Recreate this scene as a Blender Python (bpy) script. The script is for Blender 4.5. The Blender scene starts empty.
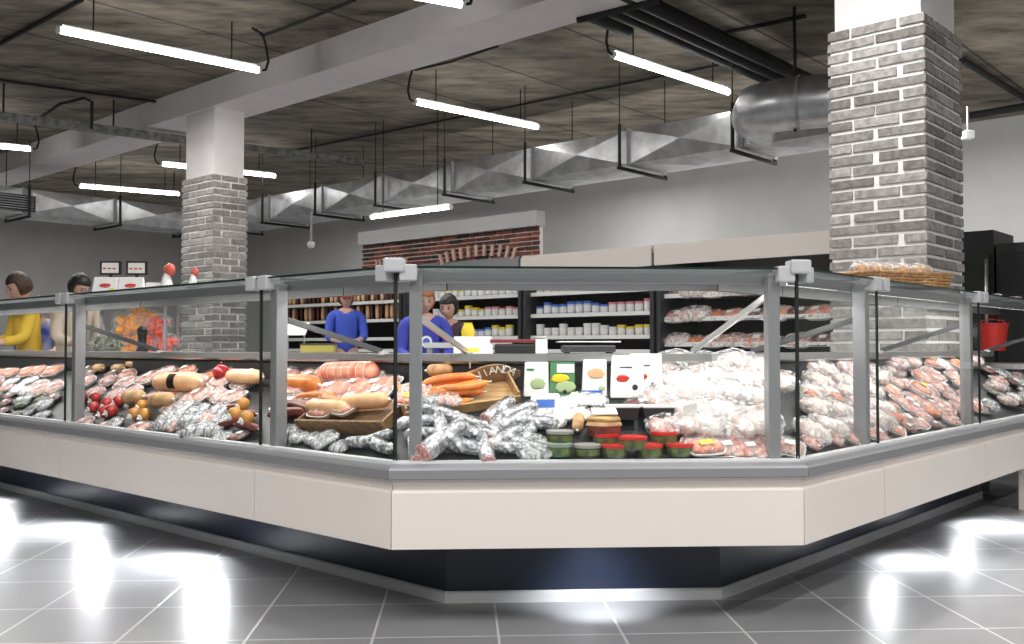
import bpy, bmesh, math, random
from mathutils import Vector, Matrix, noise, Euler
R = math.radians
rnd = random.Random(7)
scene = bpy.context.scene
COL = scene.collection

# ------------------------------------------------------------------ camera
H = 1.02; F = 954.0; YAW = 3.0; PITCH = 1.5
cam_d = bpy.data.cameras.new('camera'); cam = bpy.data.objects.new('camera', cam_d); COL.objects.link(cam)
cam_d.sensor_width = 36; cam_d.lens = F/1024*36; cam_d.clip_end = 200; cam_d.clip_start = 0.05
cam.location = (0, 0, H); cam.rotation_euler = (R(90+PITCH), 0, R(-YAW))
scene.camera = cam
CM = cam.rotation_euler.to_matrix(); EYE = Vector((0, 0, H))
def ray(px, py): return CM @ Vector(((px-512)/F, (322-py)/F, -1))
def on_z(px, py, z):
    r = ray(px, py); return EYE + r*((z-H)/r.z)
U = Vector((-math.sin(R(45)), math.cos(R(45)), 0)); V = Vector((math.sin(R(45)), math.cos(R(45)), 0)); Z = Vector((0, 0, 1))
def on_plane(px, py, n, c):
    r = ray(px, py); return EYE + r*((c-EYE.dot(n))/r.dot(n))
def on_q(px, py, q): return on_plane(px, py, V, q)
def on_y(px, py, y): return on_plane(px, py, Vector((0, 1, 0)), y)
def UV(p, q, z): return U*p + V*q + Z*z

# ------------------------------------------------------------------ object helpers
def tag(o, label=None, cat=None, group=None, kind=None):
    if label: o['label'] = label
    if cat: o['category'] = cat
    if group: o['group'] = group
    if kind: o['kind'] = kind
    return o
def empty(name, loc=(0, 0, 0), rot=(0, 0, 0)):
    o = bpy.data.objects.new(name, None); COL.objects.link(o); o.location = loc; o.rotation_euler = rot
    o.empty_display_size = .05
    return o
def thing(name, label, cat, loc=(0, 0, 0), rot=(0, 0, 0), group=None):
    return tag(empty(name, loc, rot), label, cat, group)
def obj(name, bm, mats, parent=None, smooth=False, world=False, angle=None):
    me = bpy.data.meshes.new(name)
    if world and parent is not None:
        bmesh.ops.translate(bm, verts=bm.verts, vec=-Vector(parent.location))
    bmesh.ops.recalc_face_normals(bm, faces=bm.faces)
    if smooth:
        for f in bm.faces: f.smooth = True
        if angle:
            for e in bm.edges:
                if len(e.link_faces) == 2 and e.calc_face_angle(0) > R(angle): e.smooth = False
    bm.to_mesh(me); bm.free()
    if not isinstance(mats, (list, tuple)): mats = [mats]
    for m in mats: me.materials.append(m)
    o = bpy.data.objects.new(name, me); COL.objects.link(o)
    if parent is not None: o.parent = parent
    return o
def world_single(name, bm, mats, label=None, cat=None, group=None, kind=None, smooth=False, base=None, angle=None):
    """a top-level mesh whose origin sits at its base"""
    if base is None:
        xs = [v.co for v in bm.verts]
        base = Vector((sum(c.x for c in xs)/len(xs), sum(c.y for c in xs)/len(xs), min(c.z for c in xs)))
    bmesh.ops.translate(bm, verts=bm.verts, vec=-base)
    o = obj(name, bm, mats, smooth=smooth, angle=angle); o.location = base
    return tag(o, label, cat, group, kind)
def copy_tree(src, parent=None):
    c = src.copy(); COL.objects.link(c)
    if parent is not None: c.parent = parent
    for ch in [k for k in KIDS.get(src.name, [])]:
        copy_tree(ch, c)
    return c
KIDS = {}
def reg(root):
    """remember the children of a prototype so that copies are cheap"""
    for o in list(root.children):
        KIDS.setdefault(root.name, []).append(o); reg(o)
    return root

# ------------------------------------------------------------------ mesh helpers
def B(): return bmesh.new()
def hexa(bm, pts, mi=0):
    vs = [bm.verts.new(p) for p in pts]
    for f in ((0,1,2,3), (7,6,5,4), (0,4,5,1), (1,5,6,2), (2,6,7,3), (3,7,4,0)):
        bm.faces.new([vs[i] for i in f]).material_index = mi
    return vs
def box(bm, c, s, M=None, mi=0, bev=0):
    x, y, z = s[0]/2, s[1]/2, s[2]/2
    p = [Vector((a*x, b*y, k*z)) + Vector(c) for k in (-1, 1) for a, b in ((-1,-1), (1,-1), (1,1), (-1,1))]
    if M is not None: p = [M @ q for q in p]
    vs = hexa(bm, p, mi)
    if bev:
        es = set(e for v in vs for e in v.link_edges)
        bmesh.ops.bevel(bm, geom=list(es), offset=bev, segments=2, affect='EDGES', profile=.6)
    return vs
def frame_mat(origin, X, Y):
    X = Vector(X).normalized(); Y = Vector(Y); Zv = X.cross(Y).normalized(); Y = Zv.cross(X)
    return Matrix.Translation(origin) @ Matrix((X, Y, Zv)).transposed().to_4x4()
def tube(bm, pts, r, n=10, cap=True, mi=0):
    pts = [Vector(p) for p in pts]
    rs = r if isinstance(r, (list, tuple)) else [r]*len(pts)
    rings = []; prev = None
    for i, p in enumerate(pts):
        t = (pts[min(i+1, len(pts)-1)] - pts[max(i-1, 0)]).normalized()
        if prev is None:
            a = Vector((0, 0, 1)) if abs(t.z) < .9 else Vector((1, 0, 0))
            x = t.cross(a).normalized()
        else: x = (prev - t*prev.dot(t)).normalized()
        prev = x; y = t.cross(x)
        rings.append([bm.verts.new(p + (x*math.cos(2*math.pi*k/n) + y*math.sin(2*math.pi*k/n))*rs[i]) for k in range(n)])
    for a, b in zip(rings, rings[1:]):
        for k in range(n):
            bm.faces.new((a[k], a[(k+1) % n], b[(k+1) % n], b[k])).material_index = mi
    if cap:
        bm.faces.new(rings[0][::-1]).material_index = mi; bm.faces.new(rings[-1]).material_index = mi
    return rings
def lathe(bm, prof, n=24, c=(0, 0, 0), mi=0):
    c = Vector(c); rings = []
    for r, z in prof:
        rings.append([bm.verts.new(c + Vector((r*math.cos(2*math.pi*k/n), r*math.sin(2*math.pi*k/n), z))) for k in range(n)])
    for a, b in zip(rings, rings[1:]):
        for k in range(n): bm.faces.new((a[k], a[(k+1) % n], b[(k+1) % n], b[k])).material_index = mi
    bm.faces.new(rings[0][::-1]).material_index = mi; bm.faces.new(rings[-1]).material_index = mi
def blob(bm, c, s, amp=.15, freq=2.0, sub=3, seed=0, flat=None, M=None, mi=0, ridge=0):
    """a lumpy rounded body; ridge adds sharp film creases"""
    r = bmesh.ops.create_icosphere(bm, subdivisions=sub, radius=1)
    off = Vector((seed*3.1, seed*1.7, seed*.9))
    for v in r['verts']:
        n = v.co.normalized()
        k = 1 + amp*noise.noise(n*freq + off)
        if ridge: k += ridge*(abs(noise.noise(n*freq*3 + off*2)) - .25) + ridge*.6*(abs(noise.noise(n*freq*7 + off)) - .25)
        q = n*k
        q = Vector((math.copysign(abs(q.x)**.75, q.x), math.copysign(abs(q.y)**.75, q.y), q.z)) if flat else q
        q = Vector((q.x*s[0], q.y*s[1], q.z*s[2]))
        if flat is not None and q.z < -s[2]*flat: q.z = -s[2]*flat
        q += Vector(c)
        v.co = M @ q if M is not None else q
    for f in set(f for v in r['verts'] for f in v.link_faces): f.material_index = mi
def text_bm(bm, s, size, M, depth=.002, mi=0, align='CENTER'):
    cu = bpy.data.curves.new('lettering', 'FONT'); cu.body = s; cu.size = size; cu.extrude = depth/2
    cu.align_x = align; cu.align_y = 'CENTER'; cu.resolution_u = 3
    o = bpy.data.objects.new('lettering', cu); COL.objects.link(o)
    bpy.context.view_layer.update()
    me = bpy.data.meshes.new_from_object(o)
    n0 = len(bm.verts); bm.from_mesh(me); bm.verts.ensure_lookup_table()
    f0 = [f for f in bm.faces if all(v.index >= n0 or v.index == -1 for v in f.verts)]
    for v in list(bm.verts)[n0:]:
        v.co = M @ v.co
        for f in v.link_faces: f.material_index = mi
    bpy.data.objects.remove(o); bpy.data.curves.remove(cu); bpy.data.meshes.remove(me)

# ------------------------------------------------------------------ materials
def mat(name, col, rough=.5, metal=0, bump=0, bscale=40, var=0, vscale=6, spec=.5, coat=0, emit=None, es=0, col2=None, distort=0, stretch=None):
    m = bpy.data.materials.new(name); m.use_nodes = True; nt = m.node_tree; N = nt.nodes; L = nt.links
    b = N['Principled BSDF']
    b.inputs['Base Color'].default_value = (*col, 1); b.inputs['Roughness'].default_value = rough
    b.inputs['Metallic'].default_value = metal; b.inputs['Specular IOR Level'].default_value = spec
    b.inputs['Coat Weight'].default_value = coat
    tc = N.new('ShaderNodeTexCoord'); src = tc.outputs['Object']
    if stretch:
        mp = N.new('ShaderNodeMapping'); mp.inputs['Scale'].default_value = stretch; L.new(src, mp.inputs[0]); src = mp.outputs[0]
    if var or col2:
        n = N.new('ShaderNodeTexNoise'); n.inputs['Scale'].default_value = vscale; n.inputs['Detail'].default_value = 4
        n.inputs['Distortion'].default_value = distort
        L.new(src, n.inputs[0])
        r = N.new('ShaderNodeValToRGB'); L.new(n.outputs[0], r.inputs[0])
        c2 = col2 or tuple(c*(1-var) for c in col)
        r.color_ramp.elements[0].position = .38; r.color_ramp.elements[1].position = .62
        r.color_ramp.elements[0].color = (*c2, 1); r.color_ramp.elements[1].color = (*col, 1)
        L.new(r.outputs[0], b.inputs['Base Color'])
    if bump:
        n2 = N.new('ShaderNodeTexNoise'); n2.inputs['Scale'].default_value = bscale; n2.inputs['Detail'].default_value = 3
        L.new(src, n2.inputs[0])
        bp = N.new('ShaderNodeBump'); bp.inputs['Strength'].default_value = bump; bp.inputs['Distance'].default_value = .01
        L.new(n2.outputs[0], bp.inputs['Height']); L.new(bp.outputs[0], b.inputs['Normal'])
    if emit:
        b.inputs['Emission Color'].default_value = (*emit, 1); b.inputs['Emission Strength'].default_value = es
    return m
def glass(name, tint, gloss=1.0, rough=.02, base=.0):
    """thin pane: mostly clear with a fresnel reflection"""
    m = bpy.data.materials.new(name); m.use_nodes = True; nt = m.node_tree; N = nt.nodes; L = nt.links
    N.remove(N['Principled BSDF']); out = N['Material Output']
    t = N.new('ShaderNodeBsdfTransparent'); t.inputs[0].default_value = (*tint, 1)
    g = N.new('ShaderNodeBsdfGlossy'); g.inputs['Roughness'].default_value = rough; g.inputs['Color'].default_value = (1, 1, 1, 1)
    fr = N.new('ShaderNodeFresnel'); ge = N.new('ShaderNodeNewGeometry'); mi = N.new('ShaderNodeMix'); mi.data_type = 'FLOAT'
    mi.inputs[2].default_value = 1.45; mi.inputs[3].default_value = 1/1.45
    L.new(ge.outputs['Backfacing'], mi.inputs[0]); L.new(mi.outputs[0], fr.inputs[0])
    ma = N.new('ShaderNodeMath'); ma.operation = 'MULTIPLY_ADD'; ma.inputs[1].default_value = gloss; ma.inputs[2].default_value = base; ma.use_clamp = True
    L.new(fr.outputs[0], ma.inputs[0])
    mx = N.new('ShaderNodeMixShader'); L.new(ma.outputs[0], mx.inputs[0]); L.new(t.outputs[0], mx.inputs[1]); L.new(g.outputs[0], mx.inputs[2])
    L.new(mx.outputs[0], out.inputs[0])
    return m
def film(name, alpha=.35, col=(1, 1, 1), rough=.12, bs=60):
    """crinkled clear plastic"""
    m = bpy.data.materials.new(name); m.use_nodes = True; nt = m.node_tree; N = nt.nodes; L = nt.links
    b = N['Principled BSDF']; b.inputs['Base Color'].default_value = (*col, 1); b.inputs['Roughness'].default_value = rough
    b.inputs['Specular IOR Level'].default_value = .9; b.inputs['Alpha'].default_value = alpha
    tc = N.new('ShaderNodeTexCoord'); v = N.new('ShaderNodeTexVoronoi'); v.feature = 'DISTANCE_TO_EDGE'; v.inputs['Scale'].default_value = bs
    n = N.new('ShaderNodeTexNoise'); n.inputs['Scale'].default_value = bs*.5; n.inputs['Detail'].default_value = 4
    L.new(tc.outputs['Object'], v.inputs[0]); L.new(tc.outputs['Object'], n.inputs[0])
    a = N.new('ShaderNodeMath'); a.operation = 'ADD'; L.new(v.outputs[0], a.inputs[0]); L.new(n.outputs[0], a.inputs[1])
    bp = N.new('ShaderNodeBump'); bp.inputs['Strength'].default_value = 1; bp.inputs['Distance'].default_value = .02
    L.new(a.outputs[0], bp.inputs['Height']); L.new(bp.outputs[0], b.inputs['Normal'])
    # the film is whiter where it is creased, clear between the creases
    n3 = N.new('ShaderNodeTexNoise'); n3.inputs['Scale'].default_value = bs*.35; n3.inputs['Detail'].default_value = 5; n3.inputs['Distortion'].default_value = 2
    L.new(tc.outputs['Object'], n3.inputs[0])
    r = N.new('ShaderNodeMapRange'); r.inputs[1].default_value = .45; r.inputs[2].default_value = .62; r.inputs[3].default_value = alpha*.25; r.inputs[4].default_value = min(1, alpha*2.4)
    L.new(n3.outputs[0], r.inputs[0]); L.new(r.outputs[0], b.inputs['Alpha'])
    return m
M = {}
M['wall'] = mat('painted plaster', (.52, .52, .51), .8, var=.06, vscale=1.5, bump=.05)
M['beam'] = mat('white painted concrete', (.76, .73, .72), .75, bump=.25, bscale=9, var=.06, vscale=3)
M['cream'] = mat('cream powder coated panel', (.80, .735, .69), .42, spec=.35)
M['alu'] = mat('grey anodised aluminium', (.31, .315, .33), .42, metal=.4)
M['alu_l'] = mat('light aluminium strip', (.82, .83, .84), .35, metal=.2)
M['plastic'] = mat('light grey plastic clamp', (.50, .51, .53), .5)
M['dark_metal'] = mat('dark grey metal', (.06, .062, .065), .4, metal=.4)
M['kick'] = mat('navy kick plate', (.012, .020, .045), .28, spec=.6)
M['black'] = mat('black', (.008, .008, .009), .5)
M['blackpipe'] = mat('black foam pipe insulation', (.012, .012, .013), .8, bump=.3, bscale=30)
M['steel'] = mat('brushed stainless steel', (.62, .62, .62), .32, metal=.9, bump=.05, bscale=120)
M['tub'] = mat('dark display deck liner', (.02, .021, .023), .45)
M['duct'] = mat('galvanised duct steel', (.60, .61, .62), .33, metal=.85, var=.3, vscale=5, bump=.06, bscale=6)
M['glass'] = glass('clear display glass', (.975, .985, .98), .55)
M['glass_top'] = glass('top display glass', (.72, .75, .74), 1.2, .08, .03)
M['glass_edge'] = mat('dark green glass edge', (.01, .03, .025), .15)
M['white'] = mat('white plastic', (.82, .82, .81), .4)
M['paper'] = mat('white paper', (.88, .87, .85), .7)
M['tube'] = mat('lit tube diffuser', (1, 1, 1), .5, emit=(1, .985, .97), es=16)
M['strip'] = mat('lit case strip', (1, 1, 1), .5, emit=(1, .98, .95), es=5)
M['wood'] = mat('pale crate wood', (.50, .30, .13), .6, var=.4, vscale=7, stretch=(1, 8, 8), bump=.2)
M['wood_d'] = mat('brown crate wood', (.30, .17, .08), .6, var=.45, vscale=7, stretch=(1, 8, 8), bump=.2)
M['wicker'] = mat('golden wicker', (.55, .30, .12), .55, var=.5, vscale=60, bump=.9, bscale=90)
def flatc(n, c, r=.45, **k): return mat(n, c, r, **k)
M['red'] = flatc('red plastic', (.62, .03, .02), .3)
M['green'] = flatc('green print', (.05, .22, .09), .4)
M['yellow'] = flatc('yellow print', (.85, .62, .03), .45)
M['blue'] = flatc('blue print', (.06, .16, .55), .4)
M['orange'] = flatc('orange casing', (.85, .26, .06), .28, var=.25, vscale=14)
M['orange2'] = flatc('marinated orange meat', (.80, .27, .06), .25, col2=(.55, .10, .02), vscale=18, bump=.6)
M['peach'] = flatc('peach sausage casing', (.86, .50, .27), .3, var=.25, vscale=10)
M['salmon'] = flatc('salmon pink meat', (.70, .16, .08), .3, col2=(.86, .44, .30), vscale=22)
M['pinkwhite'] = flatc('pink and white fresh meat', (.82, .58, .50), .3, col2=(.52, .13, .10), vscale=22, bump=.4)
M['chicken'] = flatc('pale poultry skin', (.84, .78, .73), .3, col2=(.62, .46, .42), vscale=9, bump=.4, bscale=30)
M['salami'] = flatc('salami cut face', (.42, .13, .11), .45, col2=(.75, .50, .46), vscale=110)
M['darkmeat'] = flatc('dark cured meat', (.25, .05, .035), .35, col2=(.10, .02, .015), vscale=14)
M['brown'] = flatc('brown smoked crust', (.38, .20, .09), .4, col2=(.62, .38, .18), vscale=20, bump=.4)
M['redball'] = flatc('dark red waxed rind', (.33, .015, .02), .15)
M['foil'] = mat('silver foil wrap', (.78, .79, .80), .24, metal=.6, bump=1.0, bscale=45, col2=(.20, .20, .22), vscale=26, distort=1.5)
M['film'] = film('clear crinkled film', .15)
M['filmw'] = film('cloudy crinkled film', .36, (.97, .97, .98), .1, 38)
M['bagclear'] = film('clear bag plastic', .30, (.92, .93, .94), .08, 45)
M['olive'] = flatc('olive green contents', (.13, .17, .05), .4, var=.6, vscale=30)
M['tray'] = flatc('black foam tray', (.02, .02, .022), .5)
M['skin'] = flatc('skin', (.62, .38, .29), .5, var=.06)
M['hair_b'] = flatc('brown hair', (.05, .025, .015), .5, bump=.7, bscale=120, stretch=(1, 1, .2))
M['hair_d'] = flatc('black hair', (.010, .009, .009), .45, bump=.7, bscale=120, stretch=(1, 1, .2))
M['hair_o'] = flatc('ginger hair', (.42, .15, .05), .5, bump=.7, bscale=120, stretch=(1, 1, .2))

def brick_variants(name, cols, rough=.85):
    out = []
    for i, c in enumerate(cols):
        out.append(mat('%s %d' % (name, i), c, rough, var=.35, vscale=22, bump=.6, bscale=45))
    return out
M['mortar'] = mat('pale mortar', (.82, .80, .78), .9, bump=.4, bscale=60)
GREYB = brick_variants('grey brick', [(.29, .275, .26), (.36, .34, .325), (.22, .205, .19), (.43, .41, .39)])
REDB = brick_variants('red brick', [(.20, .05, .03), (.10, .035, .025), (.035, .02, .018), (.27, .08, .045)])

def tile_mat():
    m = bpy.data.materials.new('grey porcelain floor tiles'); m.use_nodes = True; nt = m.node_tree; N = nt.nodes; L = nt.links
    b = N['Principled BSDF']; tc = N.new('ShaderNodeTexCoord'); mp = N.new('ShaderNodeMapping')
    T = .441
    gx = on_z(494, 600, 0).x; gy = on_z(500, 602.5, 0).y
    mp.inputs['Location'].default_value = (-gx + 40*T, -gy + 40*T, 0)
    L.new(tc.outputs['Object'], mp.inputs[0])
    br = N.new('ShaderNodeTexBrick'); br.offset = 0; br.squash = 1
    br.inputs['Scale'].default_value = 1; br.inputs['Brick Width'].default_value = T; br.inputs['Row Height'].default_value = T
    br.inputs['Mortar Size'].default_value = .005; br.inputs['Mortar Smooth'].default_value = .2
    br.inputs['Color1'].default_value = (.27, .27, .28, 1); br.inputs['Color2'].default_value = (.31, .31, .32, 1); br.inputs['Mortar'].default_value = (.62, .62, .62, 1)
    L.new(mp.outputs[0], br.inputs[0])
    n = N.new('ShaderNodeTexNoise'); n.inputs['Scale'].default_value = 3.2; n.inputs['Detail'].default_value = 6
    L.new(tc.outputs['Object'], n.inputs[0])
    r = N.new('ShaderNodeMapRange'); r.inputs[3].default_value = .8; r.inputs[4].default_value = 1.12; L.new(n.outputs[0], r.inputs[0])
    mm = N.new('ShaderNodeMix'); mm.data_type = 'RGBA'; mm.blend_type = 'MULTIPLY'; mm.inputs[0].default_value = 1
    L.new(br.outputs[0], mm.inputs[6]); L.new(r.outputs[0], mm.inputs[7]); L.new(mm.outputs[2], b.inputs['Base Color'])
    b.inputs['Roughness'].default_value = .33; b.inputs['Specular IOR Level'].default_value = .5
    bp = N.new('ShaderNodeBump'); bp.inputs['Strength'].default_value = .3; bp.inputs['Distance'].default_value = .002; bp.invert = True
    L.new(br.outputs[1], bp.inputs['Height']); L.new(bp.outputs[0], b.inputs['Normal'])
    return m
def ceiling_mat():
    m = bpy.data.materials.new('raw board marked concrete'); m.use_nodes = True; nt = m.node_tree; N = nt.nodes; L = nt.links
    b = N['Principled BSDF']; tc = N.new('ShaderNodeTexCoord'); mp = N.new('ShaderNodeMapping'); mp.inputs['Rotation'].default_value = (0, 0, R(-45))
    L.new(tc.outputs['Object'], mp.inputs[0])
    br = N.new('ShaderNodeTexBrick'); br.offset = 0
    br.inputs['Scale'].default_value = 1; br.inputs['Brick Width'].default_value = 1.5; br.inputs['Row Height'].default_value = 30
    br.inputs['Mortar Size'].default_value = .022; br.inputs['Mortar Smooth'].default_value = .5
    br.inputs['Color1'].default_value = (.165, .142, .112, 1); br.inputs['Color2'].default_value = (.215, .19, .15, 1); br.inputs['Mortar'].default_value = (.045, .04, .036, 1)
    mpb = N.new('ShaderNodeMapping'); mpb.inputs['Rotation'].default_value = (0, 0, R(45)); mpb.inputs['Location'].default_value = (60.4, 60.2, 0); L.new(tc.outputs['Object'], mpb.inputs[0])
    L.new(mpb.outputs[0], br.inputs[0])
    mp2 = N.new('ShaderNodeMapping'); mp2.inputs['Rotation'].default_value = (0, 0, R(45)); mp2.inputs['Scale'].default_value = (.55, 1.5, 1); L.new(tc.outputs['Object'], mp2.inputs[0])
    n = N.new('ShaderNodeTexNoise'); n.inputs['Scale'].default_value = 2.2; n.inputs['Detail'].default_value = 9; n.inputs['Roughness'].default_value = .68
    L.new(mp2.outputs[0], n.inputs[0])
    r = N.new('ShaderNodeMapRange'); r.inputs[1].default_value = .3; r.inputs[2].default_value = .7; r.inputs[3].default_value = .2; r.inputs[4].default_value = 1.7; L.new(n.outputs[0], r.inputs[0])
    mm = N.new('ShaderNodeMix'); mm.data_type = 'RGBA'; mm.blend_type = 'MULTIPLY'; mm.inputs[0].default_value = 1
    L.new(br.outputs[0], mm.inputs[6]); L.new(r.outputs[0], mm.inputs[7]); L.new(mm.outputs[2], b.inputs['Base Color'])
    b.inputs['Roughness'].default_value = .9
    bp = N.new('ShaderNodeBump'); bp.inputs['Strength'].default_value = .5; bp.inputs['Distance'].default_value = .03
    L.new(n.outputs[0], bp.inputs['Height']); L.new(bp.outputs[0], b.inputs['Normal'])
    return m
M['tiles'] = tile_mat(); M['ceiling'] = ceiling_mat()

# ------------------------------------------------------------------ room shell
ZC = 4.46
QW, PW = 15.5, 26.0      # the back wall and the left wall
def slab(name, z0, z1, m):
    bm = B(); a, b, c, d = -8, PW+.2, -10, QW+.2
    hexa(bm, [UV(a, c, z0), UV(b, c, z0), UV(b, d, z0), UV(a, d, z0), UV(a, c, z1), UV(b, c, z1), UV(b, d, z1), UV(a, d, z1)])
    return tag(obj(name, bm, m), kind='structure')
slab('floor', -.1, 0, M['tiles']); slab('ceiling', ZC, ZC+.2, M['ceiling'])
def wall(name, p0, p1, q0, q1):
    bm = B(); hexa(bm, [UV(p0, q0, 0), UV(p1, q0, 0), UV(p1, q1, 0), UV(p0, q1, 0), UV(p0, q0, ZC), UV(p1, q0, ZC), UV(p1, q1, ZC), UV(p0, q1, ZC)])
    return tag(obj(name, bm, M['wall']), kind='structure')
wall('wall_back', -8, PW, QW, QW+.2); wall('wall_left', PW, PW+.2, -10, QW+.2)
wall('wall_right', -8.2, -8, -10, QW+.2); wall('wall_front', -8, PW, -10.2, -10)

def prism_u(bm, p0, p1, q0, q1, z0, z1, mi=0):
    return hexa(bm, [UV(p0, q0, z0), UV(p1, q0, z0), UV(p1, q1, z0), UV(p0, q1, z0), UV(p0, q0, z1), UV(p1, q0, z1), UV(p1, q1, z1), UV(p0, q1, z1)], mi)
QB = 6.48; ZB = H + .478*QB
bm = B(); prism_u(bm, -6, PW, QB, QB+.64, ZB, ZC)
tag(obj('trim_1', bm, M['beam']), kind='structure')            # the long ceiling beam

# columns: grey brick cladding with a white painted head
def column(name, px, label, zb=3.25, rows=None, su=.64, sv=.64):
    r = ray(px, 340); c = EYE + r*((QB)/r.dot(V)); p0 = c.dot(U)
    root = thing(name, label, 'column', UV(p0+su/2, QB+sv/2, 0))
    bm = B(); i = .035
    prism_u(bm, p0+i, p0+su-i, QB+i, QB+sv-i, zb, ZB+.002)
    box(bm, (0, 0, 0), (.001, .001, .001), Matrix.Translation(UV(p0+su/2, QB+sv/2, ZB-.01)))
    obj('painted_head', bm, M['beam'], root, world=True)
    bm = B(); prism_u(bm, p0+.012, p0+su-.012, QB+.012, QB+sv-.012, 0, zb-.004, 4)
    n = rows; h = zb/n; g = .025
    rr = random.Random(px)
    for k in range(n):
        z0 = k*h + g/2; z1 = (k+1)*h - g/2
        cuts = [0, .25, .75, 1] if k % 2 else [0, .5, 1]
        for face in range(4):
            s = su if face < 2 else sv
            for a, b in zip(cuts, cuts[1:]):
                j = rr.uniform(-.012, .012)
                a1 = a*s + (g/2 if a > 0 else 0) + (j if a > 0 else 0); b1 = b*s - (g/2 if b < 1 else 0) + (j if b < 1 else 0)
                t = rr.uniform(-.002, .006); d = .013
                mi = rr.choice((0, 0, 1, 1, 2, 3))
                if face == 0: vs = prism_u(bm, p0+a1, p0+b1, QB-t, QB+d, z0, z1, mi)
                elif face == 1: vs = prism_u(bm, p0+a1, p0+b1, QB+sv-d, QB+sv+t, z0, z1, mi)
                elif face == 2: vs = prism_u(bm, p0-t, p0+d, QB+a1, QB+b1, z0, z1, mi)
                else: vs = prism_u(bm, p0+su-d, p0+su+t, QB+a1, QB+b1, z0, z1, mi)
                for v in vs: v.co += Vector((rr.uniform(-.002, .002), rr.uniform(-.002, .002), rr.uniform(-.003, .003)))
    obj('brick_cladding', bm, GREYB + [M['mortar']], root, world=True)
    return p0
pr = column('brick_column', 928, 'large grey brick clad column at the right, with a wicker basket before it', rows=40, su=.66, sv=.76)
pl = column('brick_column', 212, 'farther grey brick clad column with a white head, on the left', rows=36, su=.78, sv=.50)

# ------------------------------------------------------------------ duct
QD = 9.5; ZD0 = H + .233*QD; ZD1 = H + .277*QD
def duct_run(name, label, P0, axis, perp, length, h, w, seg, hang):
    root = thing(name, label, 'duct', P0)
    bm = B(); n = max(1, round(length/seg)); L = length/n
    for i in range(n):
        a = P0 + axis*(i*L+.012); b = P0 + axis*((i+1)*L-.012)
        # four side panels each cross-broken into a shallow pyramid, slightly varied
        for o, e in ((Vector((0, 0, 0)), Z*h), (Z*0, perp*w), (perp*w, Z*h), (Z*h, perp*w)):
            c = [a+o, b+o, b+o+e, a+o+e]
            nrm = axis.cross(e).normalized()
            mid = (c[0]+c[1]+c[2]+c[3])/4
            cen = (a+b)/2 + Z*h/2 + perp*w/2
            if nrm.dot(mid-cen) < 0: nrm = -nrm
            mid = mid + nrm*.05
            vs = [bm.verts.new(x) for x in c]; m_ = bm.verts.new(mid)
            for k in range(4): bm.faces.new((vs[k], vs[(k+1) % 4], m_))
    obj('sheet_panel', bm, M['duct'], root, world=True)
    for i in range(n+1):
        bm = B(); a = P0 + axis*(i*L)
        Mx = frame_mat(a + Z*h/2 + perp*w/2, axis, perp)
        for dy, dz, sy, sz in ((0, h/2+.008, w+.05, .02), (0, -h/2-.008, w+.05, .02), (w/2+.008, 0, .02, h+.05), (-w/2-.008, 0, .02, h+.05)):
            box(bm, (0, dy, dz), (.03, sy, sz), Mx)
        obj('flange', bm, M['alu'], root, world=True)
        if i % hang == 0:
            bm = B()
            for t in (-.10, w+.10):
                q = a + axis*.06 + perp*t; box(bm, (0, 0, 0), (.035, .035, h+.12), Matrix.Translation((q.x, q.y, P0.z+h/2)))
                tube(bm, [Vector((q.x, q.y, P0.z+h)), Vector((q.x, q.y, ZC-.004))], .007, 6)
            box(bm, (0, 0, 0), (.04, w+.26, .035), frame_mat(a+axis*.06+perp*w/2-Z*.05, axis, perp))
            obj('hanger', bm, M['blackpipe'], root, world=True)
    return root
pd0 = on_q(858, 140, QD).dot(U) - .22; pd1 = 17.3
duct_run('air_duct', 'long rectangular galvanised duct hung below the ceiling behind the large brick column', UV(pd0, QD, ZD0), U, V, pd1-pd0, ZD1-ZD0, .8, 1.55, 1)
duct_run('air_duct', 'bright galvanised duct along the left wall with a dark grille', UV(16.6, -3.0, ZD0), V, U, 12.4, .42, .8, 1.55, 1)
# grille on the left duct
bm = B(); g0 = on_plane(2, 201, U, 16.6); Mx = frame_mat(g0-U*.06, V, Z)
box(bm, (0, 0, 0), (1.0, .26, .03), Mx, 0)
for k in range(6): box(bm, (0, -.10+k*.04, .02), (.94, .012, .03), Mx, 1)
world_single('duct_grille', bm, [M['black'], M['alu']], 'dark slatted air grille on the left duct', 'grille')

# round elbow duct in front of the rectangular one
e0 = on_plane(790, 104, V, 9.0); ax = (V*.35 - U*.94).normalized()
root = thing('round_duct', 'shiny rounded duct elbow hung beside the large brick column', 'duct', e0)
bm = B(); pts = [e0 - ax*.55 + V*1.1 + Z*.05, e0 - ax*.60 + V*.75, e0 - ax*.52 + V*.4, e0 - ax*.36 + V*.12, e0-ax*.12+V*.02, e0, e0 + ax*.5, e0 + ax*1.15]
tube(bm, pts, .262, 28, True); obj('sheet_tube', bm, M['duct'], root, True, True, 40)
for t in (.08, 1.0):
    bm = B(); tube(bm, [e0+ax*(t-.015), e0+ax*(t+.015)], .275, 28); obj('flange', bm, M['alu'], root, True, True, 40)
bm = B(); q = e0 - ax*-.05; tube(bm, [q - Z*.28, Vector((q.x, q.y, ZC-.004))], .018, 8); obj('hanger', bm, M['blackpipe'], root, True, True, 40)

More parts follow.
